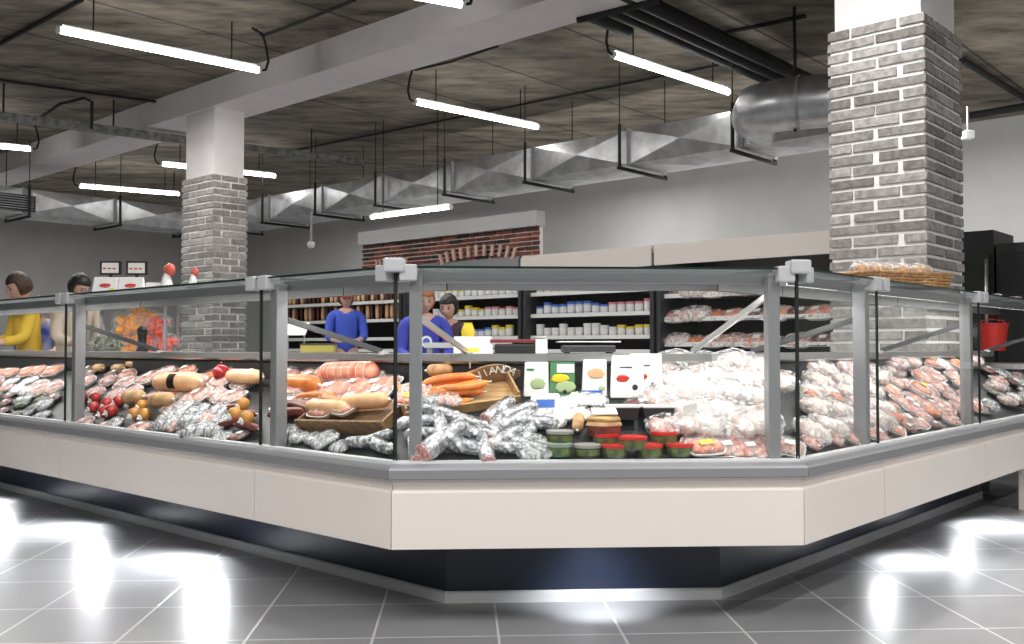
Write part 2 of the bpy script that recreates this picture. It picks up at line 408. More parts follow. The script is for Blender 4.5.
# pipes, conduits and tray
def pipe(name, label, cat, pts, r, m, group=None, n=12):
    bm = B(); tube(bm, pts, r, n); return world_single(name, bm, m, label, cat, group, smooth=True, angle=50)
def vpipe(px, py, z, r, back=3, fwd=3.4):
    a = on_z(px, py, z); return [a - V*back, a + V*fwd]
for i, (px, py, z, r, b, f, lab) in enumerate([(657, 8, 4.18, .075, 4, 7, 'thick black insulated pipe, upper right one of the bundle under the ceiling'),
        (628, 8, 4.20, .065, 4, 7, 'black insulated pipe in the middle of the ceiling bundle'),
        (604, 8, 4.25, .06, 4, 7, 'black insulated pipe, lower left one of the long ceiling bundle'),
        (572, 6, 4.22, .075, 4, .9, 'short black insulated pipe ending near the lit tube before the duct')]):
    pipe('insulated_pipe', lab, 'pipe', vpipe(px, py, z, r, b, f), r, M['blackpipe'])
bm = B(); a = on_z(578, 20, 4.1); b = on_z(660, 0, 4.1); tube(bm, [a, b], .035, 8)
tube(bm, [a+Z*.02, Vector((a.x, a.y, ZC-.004))], .02, 8)
world_single('pipe_bracket', bm, M['blackpipe'], 'black bracket bar crossing under the pipe bundle', 'bracket', smooth=True, angle=50)
for a, b, z, r, lab in [((0, 44), (82, 0), 4.43, .022, 'thin dark conduit on the ceiling in the top left corner'),
                  ((292, 151), (742, 60), 4.43, .016, 'long thin conduit running over the ceiling beyond the beam'),
                  ((724, 33), (806, 16), 4.43, .022, 'short conduit on the ceiling left of the large brick column head'),
                  ((0, 80), (172, 104), 4.43, .018, 'thin dark conduit on the ceiling above the grey cable tray'),
                  ((968, 116), (1040, 104), 4.2, .05, 'dark pipe at the far ceiling right of the large brick column'),
                  ((962, 60), (1040, 108), 4.40, .04, 'dark pipe on the ceiling running down to the right edge')]:
    pipe('conduit', lab, 'conduit', [on_z(*a, z), on_z(*b, z)], r, M['blackpipe'])
bm = B(); a = on_z(-60, 110, 4.0); b = on_z(362, 164, 4.0); Mx = frame_mat((a+b)/2, b-a, Z); L = (b-a).length
box(bm, (0, 0, 0), (L, .06, .13), Mx); box(bm, (0, .045, .06), (L, .05, .012), Mx); box(bm, (0, .045, -.06), (L, .05, .012), Mx)
root = thing('cable_tray', 'grey metal cable tray hanging below the ceiling on the left', 'cable tray', a)
obj('trough', bm, mat('worn zinc tray', (.30, .30, .28), .6, metal=.4, var=.5, vscale=12), root, world=True)
for t in (.12, .35, .6, .85):
    q = a.lerp(b, t); bm = B(); tube(bm, [q, Vector((q.x, q.y, ZC-.004))], .012, 6); obj('rod', bm, M['blackpipe'], root, world=True)
# black cable loops on the ceiling
def cable(label, pts, z, r=.014, drop=None):
    P = [on_z(x, y, z) for x, y in pts]
    if drop: P.append(P[-1] - Z*drop)
    pipe('power_cable', label, 'cable', P, r, M['blackpipe'], n=8)

# ------------------------------------------------------------------ ceiling lights
LZ = 4.0
lights = [((60, 30), (258, 70), 'longest lit tube light at the upper left'),
          ((614, 55), (728, 92), 'lit tube light hanging just below the black pipes'),
          ((416, 102), (537, 127), 'lit tube light hanging in the middle of the ceiling'),
          ((80, 186), (179, 194), 'lit tube light hanging before the left duct'),
          ((162, 164), (275, 176), 'lit tube light passing behind the farther brick column'),
          ((-60, 141), (30, 149), 'lit tube light cut by the left edge of the picture'),
          ((385, -10), (461, 4), 'lit tube light cut by the top edge above the beam'),
          ((372, 217), (450, 207), 'small far tube light below the duct, over the red brick panel')]
for i, (a, b, lab) in enumerate(lights):
    z = LZ if i < 7 else 3.0
    A = on_z(*a, z); Bp = on_z(*b, z); d = (Bp-A).normalized(); L = (Bp-A).length
    if L > 2.1 and i == 6: Bp = Bp
    root = thing('tube_light', lab, 'ceiling light', (A+Bp)/2, group=None)
    bm = B(); tube(bm, [A, Bp], .034 if i < 7 else .03, 14); obj('diffuser', bm, M['tube'], root, True, True, 50)
    bm = B(); box(bm, (0, 0, 0), (L*.98, .03, .02), frame_mat((A+Bp)/2+Z*.045, d, Z.cross(d))); obj('housing', bm, M['white'], root, world=True)
    for e, s in ((A, -1), (Bp, 1)):
        bm = B(); tube(bm, [e, e+d*s*.03], .038, 14); obj('end_cap', bm, M['white'], root, True, True, 50)
    for t in (.15, .85):
        q = A.lerp(Bp, t); bm = B(); tube(bm, [q+Z*.05, Vector((q.x, q.y, ZC-.004))], .008, 6); obj('suspension_wire', bm, M['blackpipe'], root, world=True)
    # supply cable curving up from one end
    E = A if i in (1, 2, 3, 4) else Bp; s = -1 if E is A else 1
    if i != 7:
        bm = B(); c = E + d*s*.03
        tube(bm, [c, c+d*s*.06+Z*.02, c+d*s*.09+Z*.12, c+d*s*.06+Z*.28, c+d*s*.02+Z*.40, c - d*s*.1 + Z*(ZC-LZ-.02)], .014, 8)
        obj('supply_cable', bm, M['blackpipe'], root, True, True, 60)
cable('black cable across the ceiling to the end of the longest tube light', [(355, 0), (300, 22), (262, 36), (256, 30)], 4.40, .018)
cable('black cable over the ceiling to the middle tube light', [(498, 46), (450, 62), (415, 70)], 4.42, .016)
cable('black cable arching over the grey cable tray', [(40, 118), (60, 104), (84, 98), (92, 102)], 4.2, .02, .35)

# small camera like sensor under the ceiling near the middle
sp = on_z(311, 245, 2.55)
root = thing('security_camera', 'small dome camera hanging on a rod left of the red brick panel', 'camera', sp)
bm = B(); tube(bm, [sp, Vector((sp.x, sp.y, sp.z+.5))], .02, 8); obj('rod', bm, M['alu'], root, world=True)
bm = B(); lathe(bm, [(.02, .06), (.055, .04), (.06, 0), (.045, -.04), (.02, -.05)], 16, sp); obj('dome', bm, M['white'], root, True, True, 50)
sp = on_z(968, 135, 3.6)
root = thing('security_camera', 'small camera on the far wall right of the large brick column', 'camera', sp)
bm = B(); tube(bm, [sp, sp+Z*.35], .015, 8); obj('rod', bm, M['alu'], root, world=True)
bm = B(); box(bm, sp, (.12, .12, .10), bev=.02); obj('body', bm, M['white'], root, world=True)

# ------------------------------------------------------------------ the display counter
c1 = on_z(391, 549.5, .306); c2 = on_z(805, 545.5, .306)
YF = (c1.y+c2.y)/2
C1 = Vector((c1.x, YF, 0)); C2 = Vector((c2.x, YF, 0)); TAN = math.tan(R(22.5))
X1 = Vector((1, 0, 0)); Y1 = Vector((0, 1, 0))
def hit(px, py, P, d):     # where the pixel's vertical plane crosses the outer line P + t d
    r = ray(px, py); n = Vector((r.y, -r.x, 0)); t = -(P.dot(n))/d.dot(n); return P + d*t
Lj = [hit(255, 440, C1, U), hit(60, 420, C1, U), None]; Lj[2] = Lj[1] + U*3.4
Rj = [hit(884, 430, C2, V), hit(985, 410, C2, V), None]; Rj[2] = Rj[1] + V*2.0
nL = V; nR = U
class Mod: pass
def mod(A, Bq, n, eA, eB, key):
    m = Mod(); m.A = A; m.B = Bq; m.n = n; m.eA = eA; m.eB = eB; m.key = key; m.X = (Bq-A).normalized(); m.L = (Bq-A).length
    return m
miter1_front = Y1 + X1*TAN; miter1_left = nL + (-U)*-TAN*-1  # placeholder, corrected below
miterL = (nL + U*TAN)      # inward ray at the left corner, measured per unit depth of the left face
# both rays must coincide: for the front face it is Y + X*tan(22.5)
mods = {}
mods['LL'] = mod(Lj[2], Lj[1], nL, nL, nL, 'LL')
mods['L2'] = mod(Lj[1], Lj[0], nL, nL, nL, 'L2')
mods['L1'] = mod(Lj[0], C1, nL, nL, miterL, 'L1')
mods['F'] = mod(C1, C2, Y1, Y1 + X1*TAN, Y1 - X1*TAN, 'F')
mods['R1'] = mod(C2, Rj[0], nR, nR + V*TAN, nR, 'R1')
mods['R2'] = mod(Rj[0], Rj[1], nR, nR, nR, 'R2')
mods['R3'] = mod(Rj[1], Rj[2], nR, nR, nR, 'R3')
DT = .66
ZR, ZG, ZT = .608, .612, 1.305
DK0, DK1, ZK0, ZK1 = .075, .50, .605, .86       # deck slope
def P(m, t, d, z=0):
    a = m.A + m.eA*d; b = m.B + m.eB*d
    return a.lerp(b, t) + Z*z
def Pl(m, dist, d, z=0, end='A'):   # a point measured along the module from one end of that depth line
    a = m.A + m.eA*d; b = m.B + m.eB*d
    return (a + m.X*dist if end == 'A' else b - m.X*dist) + Z*z
def strip(bm, m, prof, g=.0, mi=0):
    """extrude a closed (d, z) profile along the module, with its mitred ends; g = end gap"""
    ra = [bm.verts.new(P(m, 0, d, z) + m.X*g) for d, z in prof]; rb = [bm.verts.new(P(m, 1, d, z) - m.X*g) for d, z in prof]
    n = len(prof)
    for k in range(n): bm.faces.new((ra[k], ra[(k+1) % n], rb[(k+1) % n], rb[k])).material_index = mi
    bm.faces.new(ra[::-1]).material_index = mi; bm.faces.new(rb).material_index = mi
def sq(d0, d1, z0, z1): return [(d0, z0), (d1, z0), (d1, z1), (d0, z1)]
names = {'LL': 'far left length of the glazed chilled counter, cut by the picture edge', 'L2': 'left length of the glazed chilled counter, holding the big peach loaf and red balls',
         'L1': 'left corner length of the glazed chilled counter, holding the wooden tray', 'F': 'central front length of the glazed chilled counter, facing the camera',
         'R1': 'short glazed counter length just right of the front one, full of white meat packs', 'R2': 'right length of the glazed chilled counter, before the large brick column',
         'R3': 'far right length of the glazed chilled counter, cut by the picture edge'}
kick_end = hit(981, 499, C2 + nR*.45, V)
for key, m in mods.items():
    base = P(m, .5, DT/2)
    root = thing('display_counter', names[key], 'display counter', base)
    m.root = root
    def part(name, bm, mt, smooth=False): return obj(name, bm, mt, root, smooth, True, 40 if smooth else None)
    bm = B(); strip(bm, m, [(0, .306), (.03, .306), (.03, .50), (.012, .514), (.003, .511), (0, .504)], .002); part('front_panel', bm, M['cream'])
    bm = B(); strip(bm, m, [(.012, .514), (.03, .50), (.06, .50), (.05, .552), (.002, .552)], .0015); part('panel_lip', bm, M['cream'])
    bm = B(); strip(bm, m, [(-.022, .556), (-.018, .552), (.05, .552), (.05, ZR-.006), (.012, ZR-.002), (-.006, ZR-.004), (-.016, ZR-.014), (-.022, ZR-.022)], .001); part('bumper_rail', bm, M['alu'])
    bm = B(); strip(bm, m, sq(.012, .05, ZR-.004, ZR+.006), .001); part('glass_channel', bm, M['alu_l'])
    bm = B(); strip(bm, m, [(.03, .306), (DT, .306), (DT, .50), (.03, .50)], 0); part('tub_body', bm, M['dark_metal'])
    mk = m
    if key in ('R2', 'R3'):
        mk = Mod(); mk.__dict__.update(m.__dict__)
        tt = (kick_end - m.A).dot(m.X)
        if tt < m.L: mk.B = m.A + m.X*max(tt, .05); mk.L = (mk.B-mk.A).length
    if True:
        bm = B(); strip(bm, mk, sq(.45, DT-.03, .012, .306), 0); part('kick_plate', bm, M['kick'])
        bm = B(); strip(bm, mk, [(.437, 0), (.45, 0), (.45, .045), (.443, .045), (.437, .038)], .001); part('skirting_strip', bm, M['alu_l'])
    if key == 'R3':
        q = hit(1028, 480, C2 + nR*.08, V)
        bm = B(); box(bm, (0, 0, .153), (.05, .10, .306), Matrix.Translation(q) @ Matrix.Rotation(R(45), 4, 'Z'), bev=.004); part('leg', bm, M['cream'])
        for dd in (1.0, 1.7):
            bm = B(); box(bm, (0, 0, .153), (.06, .06, .306), Matrix.Translation(Pl(m, dd+.2, .55)), bev=.004); part('leg', bm, M['dark_metal'])
    # display deck
    bm = B(); strip(bm, m, [(.05, .50), (DK1+.02, .50), (DK1+.02, ZK1), (DK1, ZK1), (DK0, ZK0), (.05, ZK0-.01)], 0); part('display_deck', bm, M['tub'])
    bm = B(); strip(bm, m, sq(DK1+.02, DK1+.04, .50, .95), 0); part('rear_liner', bm, M['black'])
    bm = B(); strip(bm, m, [(DT-.02, .5), (DT, .5), (DT, .95), (DT-.02, .95)], 0); part('rear_panel', bm, M['steel'])
    bm = B(); strip(bm, m, [(DK1-.005, .962), (DK1+.005, .952), (DT+.01, .952), (DT+.01, .992), (DK1-.005, .992)], .001); part('worktop', bm, M['steel'])
    # glazing
    bm = B(); strip(bm, m, sq(.022, .030, ZG, ZT-.012), .006)
    for f in bm.faces:
        nn = f.normal if f.normal.length else Vector((0, 0, 1)); f.normal_update()
        if abs(f.normal.dot(m.n)) < .9: f.material_index = 1
    part('front_glass', bm, [M['glass'], M['glass_edge']])
    bm = B(); strip(bm, m, sq(.008, .47, ZT-.004, ZT+.004), .004)
    for f in bm.faces:
        f.normal_update()
        if abs(f.normal.z) < .5: f.material_index = 1
    part('top_glass', bm, [M['glass_top'], M['glass_edge']])
    bm = B(); strip(bm, m, sq(.452, .482, ZT-.055, ZT-.008), .003); part('rear_top_rail', bm, M['dark_metal'])
    bm = B(); strip(bm, m, [(.10, ZT-.052), (.105, ZT-.052), (.108, ZT-.030), (.36, ZT-.022), (.36, ZT-.012), (.10, ZT-.012)], .05); part('lamp_housing', bm, M['alu'])
    bm = B(); strip(bm, m, sq(.112, .150, ZT-.046, ZT-.030), .12); part('lamp_strip', bm, M['strip'])
    # posts, clamps and stay arms
    ends = {'LL': [('A', .06)], 'L2': [('A', .07)], 'L1': [('A', .07)], 'F': [('A', .055), ('B', .065)], 'R1': [('B', .07)], 'R2': [('B', .08)], 'R3': [('B', .08)]}[key]
    ang = math.atan2(m.X.y, m.X.x)
    for en, off in ends:
        q = Pl(m, off, .066, 0, en); Mx = Matrix.Translation(q) @ Matrix.Rotation(ang, 4, 'Z')
        bm = B(); box(bm, (0, 0, (ZR+ZT-.03)/2-.005), (.044, .055, ZT-.03-ZR+.02), Mx, bev=.003); part('post', bm, M['alu'])
        # arm to the worktop, in the plane of the joint, leaning in a little
        sgn = 1 if en == 'A' else -1
        lean = .14 if (key == 'F' or key in ('L1', 'R1')) else .05
        a = q + m.n*.03 + Z*(ZT-(.09 if (key, en) == ('F', 'B') else .17)); b = Pl(m, off+lean, .50, 1.0, en) if key != 'F' else Pl(m, max(off, .03), .52, 1.0, en)
        bm = B(); Ma = frame_mat((a+b)/2, b-a, m.X); box(bm, (0, 0, 0), ((b-a).length, .012, .024), Ma, bev=.002)
        arm = part('stay_arm', bm, M['steel'] if key == 'F' else M['dark_metal'])
        bm = B(); box(bm, (0, 0, -.008), (.05, .035, .016), Matrix.Translation(b+Z*.0) @ Matrix.Rotation(ang, 4, 'Z'), bev=.003); obj('arm_foot', bm, M['plastic'], arm, world=False).data.transform(Matrix.Translation(-Vector(root.location)))
    for en in ('A', 'B'):
        q = Pl(m, .045, .03, ZT-.020, en); Mx = Matrix.Translation(q) @ Matrix.Rotation(ang, 4, 'Z')
        bm = B(); box(bm, (0, 0, 0), (.062, .07, .058), Mx, bev=.006)
        bm2 = part('glass_clamp', bm, M['plastic'])
    # base of the joint: slim dark seal line between neighbouring panes
    bm = B(); q = P(m, 1, .026); box(bm, (0, 0, (ZG+ZT)/2), (.008, .010, ZT-ZG-.03), Matrix.Translation(q - m.X*.0), 0); part('glass_seal', bm, M['black'])
    # real light strip
    ld = bpy.data.lights.new('case_lamp', 'AREA'); ld.shape = 'RECTANGLE'; ld.size = m.L*.8; ld.size_y = .05; ld.energy = (2.3 if key == 'F' else 3.3)*m.L; ld.color = (1, .975, .94)
    lo = bpy.data.objects.new('case_lamp', ld); COL.objects.link(lo)
    zax = -((m.n*.45 + Z*-1).normalized()); xx = m.X; yy = zax.cross(xx)
    lo.matrix_world = Matrix.Translation(P(m, .5, .17, ZT-.058)) @ Matrix((xx, yy, zax)).transposed().to_4x4()
# corner caps on the two glass corners
for c, lab in ((C1, 'left'), (C2, 'right')):
    e = (Y1 + X1*TAN) if lab == 'left' else (Y1 - X1*TAN)
    bm = B(); box(bm, (0, 0, 0), (.075, .075, .05), Matrix.Translation(c + e*.02 + Z*(ZT+.006)), bev=.008)
    o = obj('corner_cap', bm, M['plastic'], mods['F'].root, world=True)

def mod_at(px):
    for k, x in (('LL', 60), ('L2', 255), ('L1', 391), ('F', 801), ('R1', 884), ('R2', 985)):
        if px < x: return mods[k]
    return mods['R3']
SL = (ZK1-ZK0)/(DK1-DK0)
def deck_hit(px, py, lift=0):
    m = mod_at(px); r = ray(px, py)
    # plane: z = ZK0 + SL*(d-DK0) + lift, d = (P-A).n
    # EYE.z + k r.z = ZK0+lift + SL*((EYE + k r - A).n - DK0)
    num = ZK0 + lift + SL*((EYE - m.A).dot(m.n) - DK0) - EYE.z
    k = num/(r.z - SL*r.dot(m.n))
    return m, EYE + r*k
def deck_frame(m, q, rz=0, tilt=0, flat=False):
    if flat: Yd = m.n
    else: Yd = (m.n + Z*SL).normalized()
    Xd = m.X; Zd = Xd.cross(Yd).normalized()
    Mx = Matrix((Xd, Yd, Zd)).transposed().to_4x4() @ Matrix.Rotation(R(rz), 4, 'Z') @ Matrix.Rotation(R(tilt), 4, 'X')
    return Matrix.Translation(q) @ Mx

# ------------------------------------------------------------------ goods: one of each kind, then copies
PROTO = {}; USED = {}
def proto(kind, root): PROTO[kind] = reg(root); USED[kind] = False
def clone(kind, Mw, label, cat, group=None, s=1.0):
    src = PROTO[kind]
    if not USED[kind]: o = src; USED[kind] = True
    else: o = copy_tree(src)
    loc, rot, _ = Mw.decompose(); o.location = loc; o.rotation_euler = rot.to_euler(); o.scale = (s, s, s) if not isinstance(s, tuple) else s
    o['label'] = label; o['category'] = cat
    if 'group' in o: del o['group']
    if group: o['group'] = group
    return o
FAR = Vector((0, 0, 0))
def rt(n): return empty(n, FAR)

def mk_sausage(kind, name, L, r, m, bend=.0, tie=True, label=None):
    root = rt(name); bm = B(); n = 12; pts = []; rs = []
    for i in range(n+1):
        t = i/n; x = (t-.5)*L; pts.append((x, bend*(1-(2*t-1)**2), r)); rs.append(r*max(.22, (1-abs(2*t-1)**6)**.5))
    tube(bm, pts, rs, 14); obj('casing', bm, m, root, True, angle=60)
    if tie:
        for s in (-1, 1):
            bm = B(); tube(bm, [(s*L*.495, 0, r), (s*(L*.5+.012), 0, r)], [r*.25, r*.12], 8); obj('tied_end', bm, M['alu_l'], root, True)
    if label:
        bm = B(); a0, a1 = (.44, .60); seg = 8
        for sgn in (0,):
            ring = []
            for j in (a0, a1):
                x = (j-.5)*L; y0 = bend*(1-(2*j-1)**2)
                ring.append([bm.verts.new((x, y0 - math.cos(R(-10+k*14))*(r*1.012), r + math.sin(R(-10+k*14))*r*1.012)) for k in range(seg)])
            for k in range(seg-1): bm.faces.new((ring[0][k], ring[0][k+1], ring[1][k+1], ring[1][k]))
        bmesh.ops.solidify(bm, geom=bm.faces[:], thickness=-.0012)
        obj('label', bm, label, root)
    proto(kind, root)
mk_sausage('loaf_label', 'mortadella_loaf', .40, .048, M['peach'], 0, True, M['black'])
mk_sausage('loaf_peach', 'ham_loaf', .34, .042, M['peach'])
mk_sausage('loaf_orange', 'ham_loaf', .32, .042, M['orange'], .01)
mk_sausage('frank', 'sausage', .22, .0165, M['orange'], .02)
mk_sausage('frank2', 'sausage', .20, .0155, M['orange'], -.015)
mk_sausage('salami_dark', 'salami_stick', .26, .022, M['darkmeat'], .012)
mk_sausage('brownroll', 'smoked_meat_roll', .17, .038, M['brown'])

def mk_netloaf(kind, m):      # loaf bound with string rings
    root = rt('netted_ham'); bm = B(); n = 33; L = .36; r = .042; pts = []; rs = []
    for i in range(n+1):
        t = i/n; pts.append(((t-.5)*L, 0, r)); rs.append(r*max(.25, (1-abs(2*t-1)**6)**.5)*(1+.06*abs(math.sin(t*math.pi*8))))
    tube(bm, pts, rs, 16); obj('ham', bm, m, root, True)
    for k in range(1, 8):
        bm = B(); x = (k/8-.5)*L; tube(bm, [(x+.003*math.sin(a), math.cos(a)*r*1.0, r+math.sin(a)*r*1.0) for a in [R(q*20) for q in range(-1, 11)]], .0016, 5); obj('string', bm, M['paper'], root, True)
    proto(kind, root)
mk_netloaf('netham', M['salmon'])

def mk_foil(kind, cut, seed):
    root = rt('foil_salami'); bm = B(); n = 20; L = .19; r = .030; rg = []
    for i in range(n+1):
        t = i/n; x = (t-.5)*L; f = 1 if t < .8 else 1-((t-.8)/.2)**2*.75
        if not cut: f *= 1 if t > .2 else 1-((.2-t)/.2)**2*.75
        rg.append([bm.verts.new((x, math.cos(a)*r*f*(1+.12*noise.noise(Vector((x*30, math.cos(a)*2+seed, math.sin(a)*2)))), r+math.sin(a)*r*f*(1+.12*noise.noise(Vector((x*30+4, math.cos(a)*2+seed, math.sin(a)*2)))))) for a in [2*math.pi*k/16 for k in range(16)]])
    for a, b in zip(rg, rg[1:]):
        for k in range(16): bm.faces.new((a[k], a[(k+1) % 16], b[(k+1) % 16], b[k]))
    bm.faces.new(rg[-1]); bm.faces.new(rg[0][::-1]); obj('foil_wrap', bm, M['foil'], root, True, angle=50)
    if cut:
        bm = B(); tube(bm, [(-L/2-.006, 0, r), (-L/2+.004, 0, r)], r*.93, 18); obj('cut_end', bm, M['salami'], root, True, angle=50)
    proto(kind, root)
mk_foil('foil_cut', True, 1); mk_foil('foil', False, 5)

def mk_pack(kind, name, content, size, seed, fm='filmw', lumps=3, lab=None, tray=None, amp=.16):
    """pieces of food in a crinkled film wrap, on a tray when the photo shows one"""
    root = rt(name); sx, sy, sz = size; rr = random.Random(seed); zb = 0
    if tray:
        bm = B(); n = 20
        def rr_ring(k, z):
            out = []
            for i in range(n):
                a = 2*math.pi*i/n; c, s = math.cos(a), math.sin(a)
                out.append(bm.verts.new((math.copysign(abs(c)**.5, c)*sx*k, math.copysign(abs(s)**.5, s)*sy*k, z)))
            return out
        rings = [rr_ring(.86, 0), rr_ring(1.0, .022), rr_ring(1.04, .022), rr_ring(1.04, .025), rr_ring(.97, .025), rr_ring(.84, .006)]
        for a, b in zip(rings, rings[1:]):
            for k in range(n): bm.faces.new((a[k], a[(k+1) % n], b[(k+1) % n], b[k]))
        bm.faces.new(rings[0][::-1]); bm.faces.new(rings[-1]); obj('tray', bm, tray, root, True, angle=40); zb = .008
    for i in range(lumps):
        t = (i+.5)/lumps
        bm = B(); c = ((t-.5)*sx*1.45, rr.uniform(-.1, .1)*sy, zb + sz*.42)
        blob(bm, c, (sx*.95/lumps+.006, sy*.78, sz*.42), .25, 1.8, 3, seed*7+i, flat=.98)
        obj('contents', bm, content, root, True)
    bm = B(); blob(bm, (0, 0, zb + sz*.5), (sx, sy, sz*.56), amp, 1.7, 4, seed, flat=.88, ridge=.14)
    obj('film_wrap', bm, M[fm], root, True)
    if lab:
        lm, ls, lp = lab
        bm = B(); box(bm, (lp[0]*sx, lp[1]*sy, zb+sz*1.03), (ls[0], ls[1], .0015), Matrix.Rotation(R(8), 4, 'Z')); obj('label', bm, lm, root)
    proto(kind, root)
mk_pack('chick1', 'wrapped_poultry', M['chicken'], (.11, .075, .085), 1, 'filmw', 2)
mk_pack('chick2', 'wrapped_poultry', M['chicken'], (.10, .085, .075), 2, 'filmw', 3)
mk_pack('chick3', 'wrapped_poultry', flatc('pale pink poultry', (.86, .72, .68), .3, col2=(.62, .36, .32), vscale=14, bump=.4), (.12, .07, .07), 3, 'filmw', 3)
mk_pack('pink1', 'meat_pack', M['pinkwhite'], (.10, .07, .045), 4, 'film', 3, (M['paper'], (.05, .035), (.2, 0)), M['white'])
mk_pack('salmon1', 'meat_pack', M['salmon'], (.10, .07, .045), 5, 'film', 3, (M['paper'], (.045, .03), (-.3, .1)), M['white'])
mk_pack('orange1', 'marinated_meat_pack', M['orange2'], (.09, .06, .05), 6, 'film', 4)
mk_pack('orangef', 'marinated_meat_pack', M['orange2'], (.09, .07, .05), 16, 'film', 3)
mk_pack('bag1', 'clear_bag', M['foil'], (.085, .065, .055), 7, 'bagclear', 3)
mk_pack('bag2', 'clear_bag', M['pinkwhite'], (.085, .065, .055), 8, 'bagclear', 4)
mk_pack('olive1', 'pickle_pack', M['olive'], (.07, .05, .04), 9, 'film', 4, None, M['tray'])
mk_pack('dark1', 'cured_meat_pack', M['darkmeat'], (.08, .055, .035), 10, 'film', 3, (M['paper'], (.045, .03), (.2, .1)), M['tray'])
mk_pack('yel1', 'meat_pack', M['salmon'], (.10, .07, .045), 11, 'film', 3, (M['yellow'], (.07, .04), (0, 0)), M['white'])
mk_pack('white1', 'wrapped_cheese', M['paper'], (.10, .06, .04), 12, 'filmw', 2, None)

def mk_round(kind, body, r=.036, capm=None):
    root = rt('small_round_sausage'); bm = B(); blob(bm, (0, 0, r), (r, r, r), .05, 2, 3, 3); obj('casing', bm, body, root, True)
    bm = B(); lathe(bm, [(r*.55, 0), (r*.5, .004), (r*.15, .008), (r*.1, .02)], 14, (0, 0, 0)); bmesh.ops.rotate(bm, verts=bm.verts, matrix=Matrix.Rotation(R(75), 3, 'X')); bmesh.ops.translate(bm, verts=bm.verts, vec=(0, -r*.93, r*1.1)); obj('end_label', bm, capm or M['paper'], root, True, angle=40)
    proto(kind, root)
redm = flatc('glossy red casing', (.55, .05, .04), .2, var=.4, vscale=20)
mk_round('rball', redm); mk_round('yball', flatc('golden casing', (.72, .34, .08), .25, var=.3, vscale=20))
root = rt('round_cheese'); bm = B(); blob(bm, (0, 0, .045), (.045, .045, .045), .02, 2, 3, 3); obj('rind', bm, M['redball'], root, True)
bm = B(); tube(bm, [(0, 0, .088), (.003, 0, .105)], [.008, .004], 8); obj('knot', bm, M['redball'], root, True); proto('redcheese', root)

def mk_tub(kind, lidm, bodym, r=.052, h=.042):
    root = rt('plastic_tub'); bm = B(); lathe(bm, [(r*.86, 0), (r*.88, .002), (r*.96, h)], 28); obj('container', bm, bodym, root, True, angle=40)
    bm = B(); lathe(bm, [(r*1.0, h-.006), (r*1.02, h-.004), (r*1.02, h+.006), (r*.9, h+.008), (r*.88, h+.005), (.002, h+.005)], 28); lid = obj('lid', bm, lidm, root, True, angle=40)
    bm = B(); lathe(bm, [(r*.925, h*.2), (r*.965, h*.75), (r*.94, h*.75), (r*.9, h*.2)], 28); obj('label_band', bm, M['paper'] if bodym.name not in ('greenish clear tub', 'green tub', 'black foam tray') else M['olive'], root, True, angle=40)
    proto(kind, root)
clearish = flatc('greenish clear tub', (.16, .19, .13), .15, var=.5, vscale=25)
mk_tub('tubred', M['red'], clearish); mk_tub('tubgreen', flatc('dull green lid', (.24, .30, .24), .35), flatc('green tub', (.04, .15, .08), .3)); mk_tub('tubgrey', flatc('grey lid', (.35, .34, .32), .35), M['tray'])
mk_tub('tubwhite', M['white'], flatc('white tub', (.8, .8, .78), .35), .04, .06)
mk_tub('tubyel', M['yellow'], flatc('cream tub', (.8, .72, .5), .35), .04, .06)
mk_tub('tubblue', M['blue'], flatc('pale blue tub', (.55, .65, .8), .35), .04, .06)
mk_tub('tubpink', flatc('pink lid', (.75, .25, .3), .4), M['white'], .04, .06)

def mk_sq(kind, lidm, bodym):
    root = rt('square_salad_box'); bm = B(); p = [(-.06,-.045), (.06,-.045), (.06,.045), (-.06,.045)]
    hexa(bm, [Vector((x*.88, y*.88, 0)) for x, y in p] + [Vector((x, y, .045)) for x, y in p]); obj('container', bm, bodym, root)
    bm = B(); box(bm, (0, 0, .05), (.128, .098, .010), bev=.003); obj('lid', bm, lidm, root); proto(kind, root)
mk_sq('sqwhite', M['white'], M['tray'])

def mk_sandwich():
    root = rt('layered_pie_pack'); bm = B(); lathe(bm, [(.055, 0), (.062, .02), (.06, .035)], 24); obj('base', bm, M['darkmeat'], root, True, angle=40)
    bm = B(); lathe(bm, [(.06, .035), (.066, .04), (.06, .052)], 24); obj('crust_layer', bm, M['brown'], root, True, angle=40)
    bm = B(); blob(bm, (0, 0, .06), (.062, .055, .018), .15, 2, 3, 2); obj('topping', bm, flatc('golden crust', (.66, .42, .16), .5, var=.4, vscale=25), root, True)
    bm = B(); box(bm, (.0, .02, .088), (.09, .06, .0015), Matrix.Rotation(R(18), 4, 'X')); obj('price_label', bm, M['paper'], root)
    proto('pie', root)
mk_sandwich()

def mk_card(kind, w, h, d, bodym, prints):
    """an upright printed pack, leaning back; prints = (material, cx, cz, w, h, shape)"""
    root = rt('printed_food_pack'); bm = B()
    p = [(-w/2, -d/2), (w/2, -d/2), (w/2, d/2), (-w/2, d/2)]
    lo_ = [Vector((x, y, 0)) for x, y in p]; hi = [Vector((x*.94, y*.25, h)) for x, y in p]
    hexa(bm, lo_+hi); bmesh.ops.bevel(bm, geom=bm.edges[:], offset=.003, segments=2, affect='EDGES'); obj('pouch', bm, bodym, root)
    for (pm, cx, cz, pw, ph, shp) in prints:
        bm = B(); yy = -d/2 + (d*.375)*(cz/h) - .0015
        tiltM = Matrix.Translation((cx*w, yy, cz)) @ Matrix.Rotation(-math.atan2(d*.375, h), 4, 'X')
        if shp == 'o': blob(bm, (0, 0, 0), (pw/2, .0018, ph/2), .25, 2.5, 3, int(abs(cx)*50)+3, M=tiltM)
        else: box(bm, (0, 0, 0), (pw, .002, ph), tiltM)
        obj('print', bm, pm, root, shp == 'o')
    proto(kind, root)
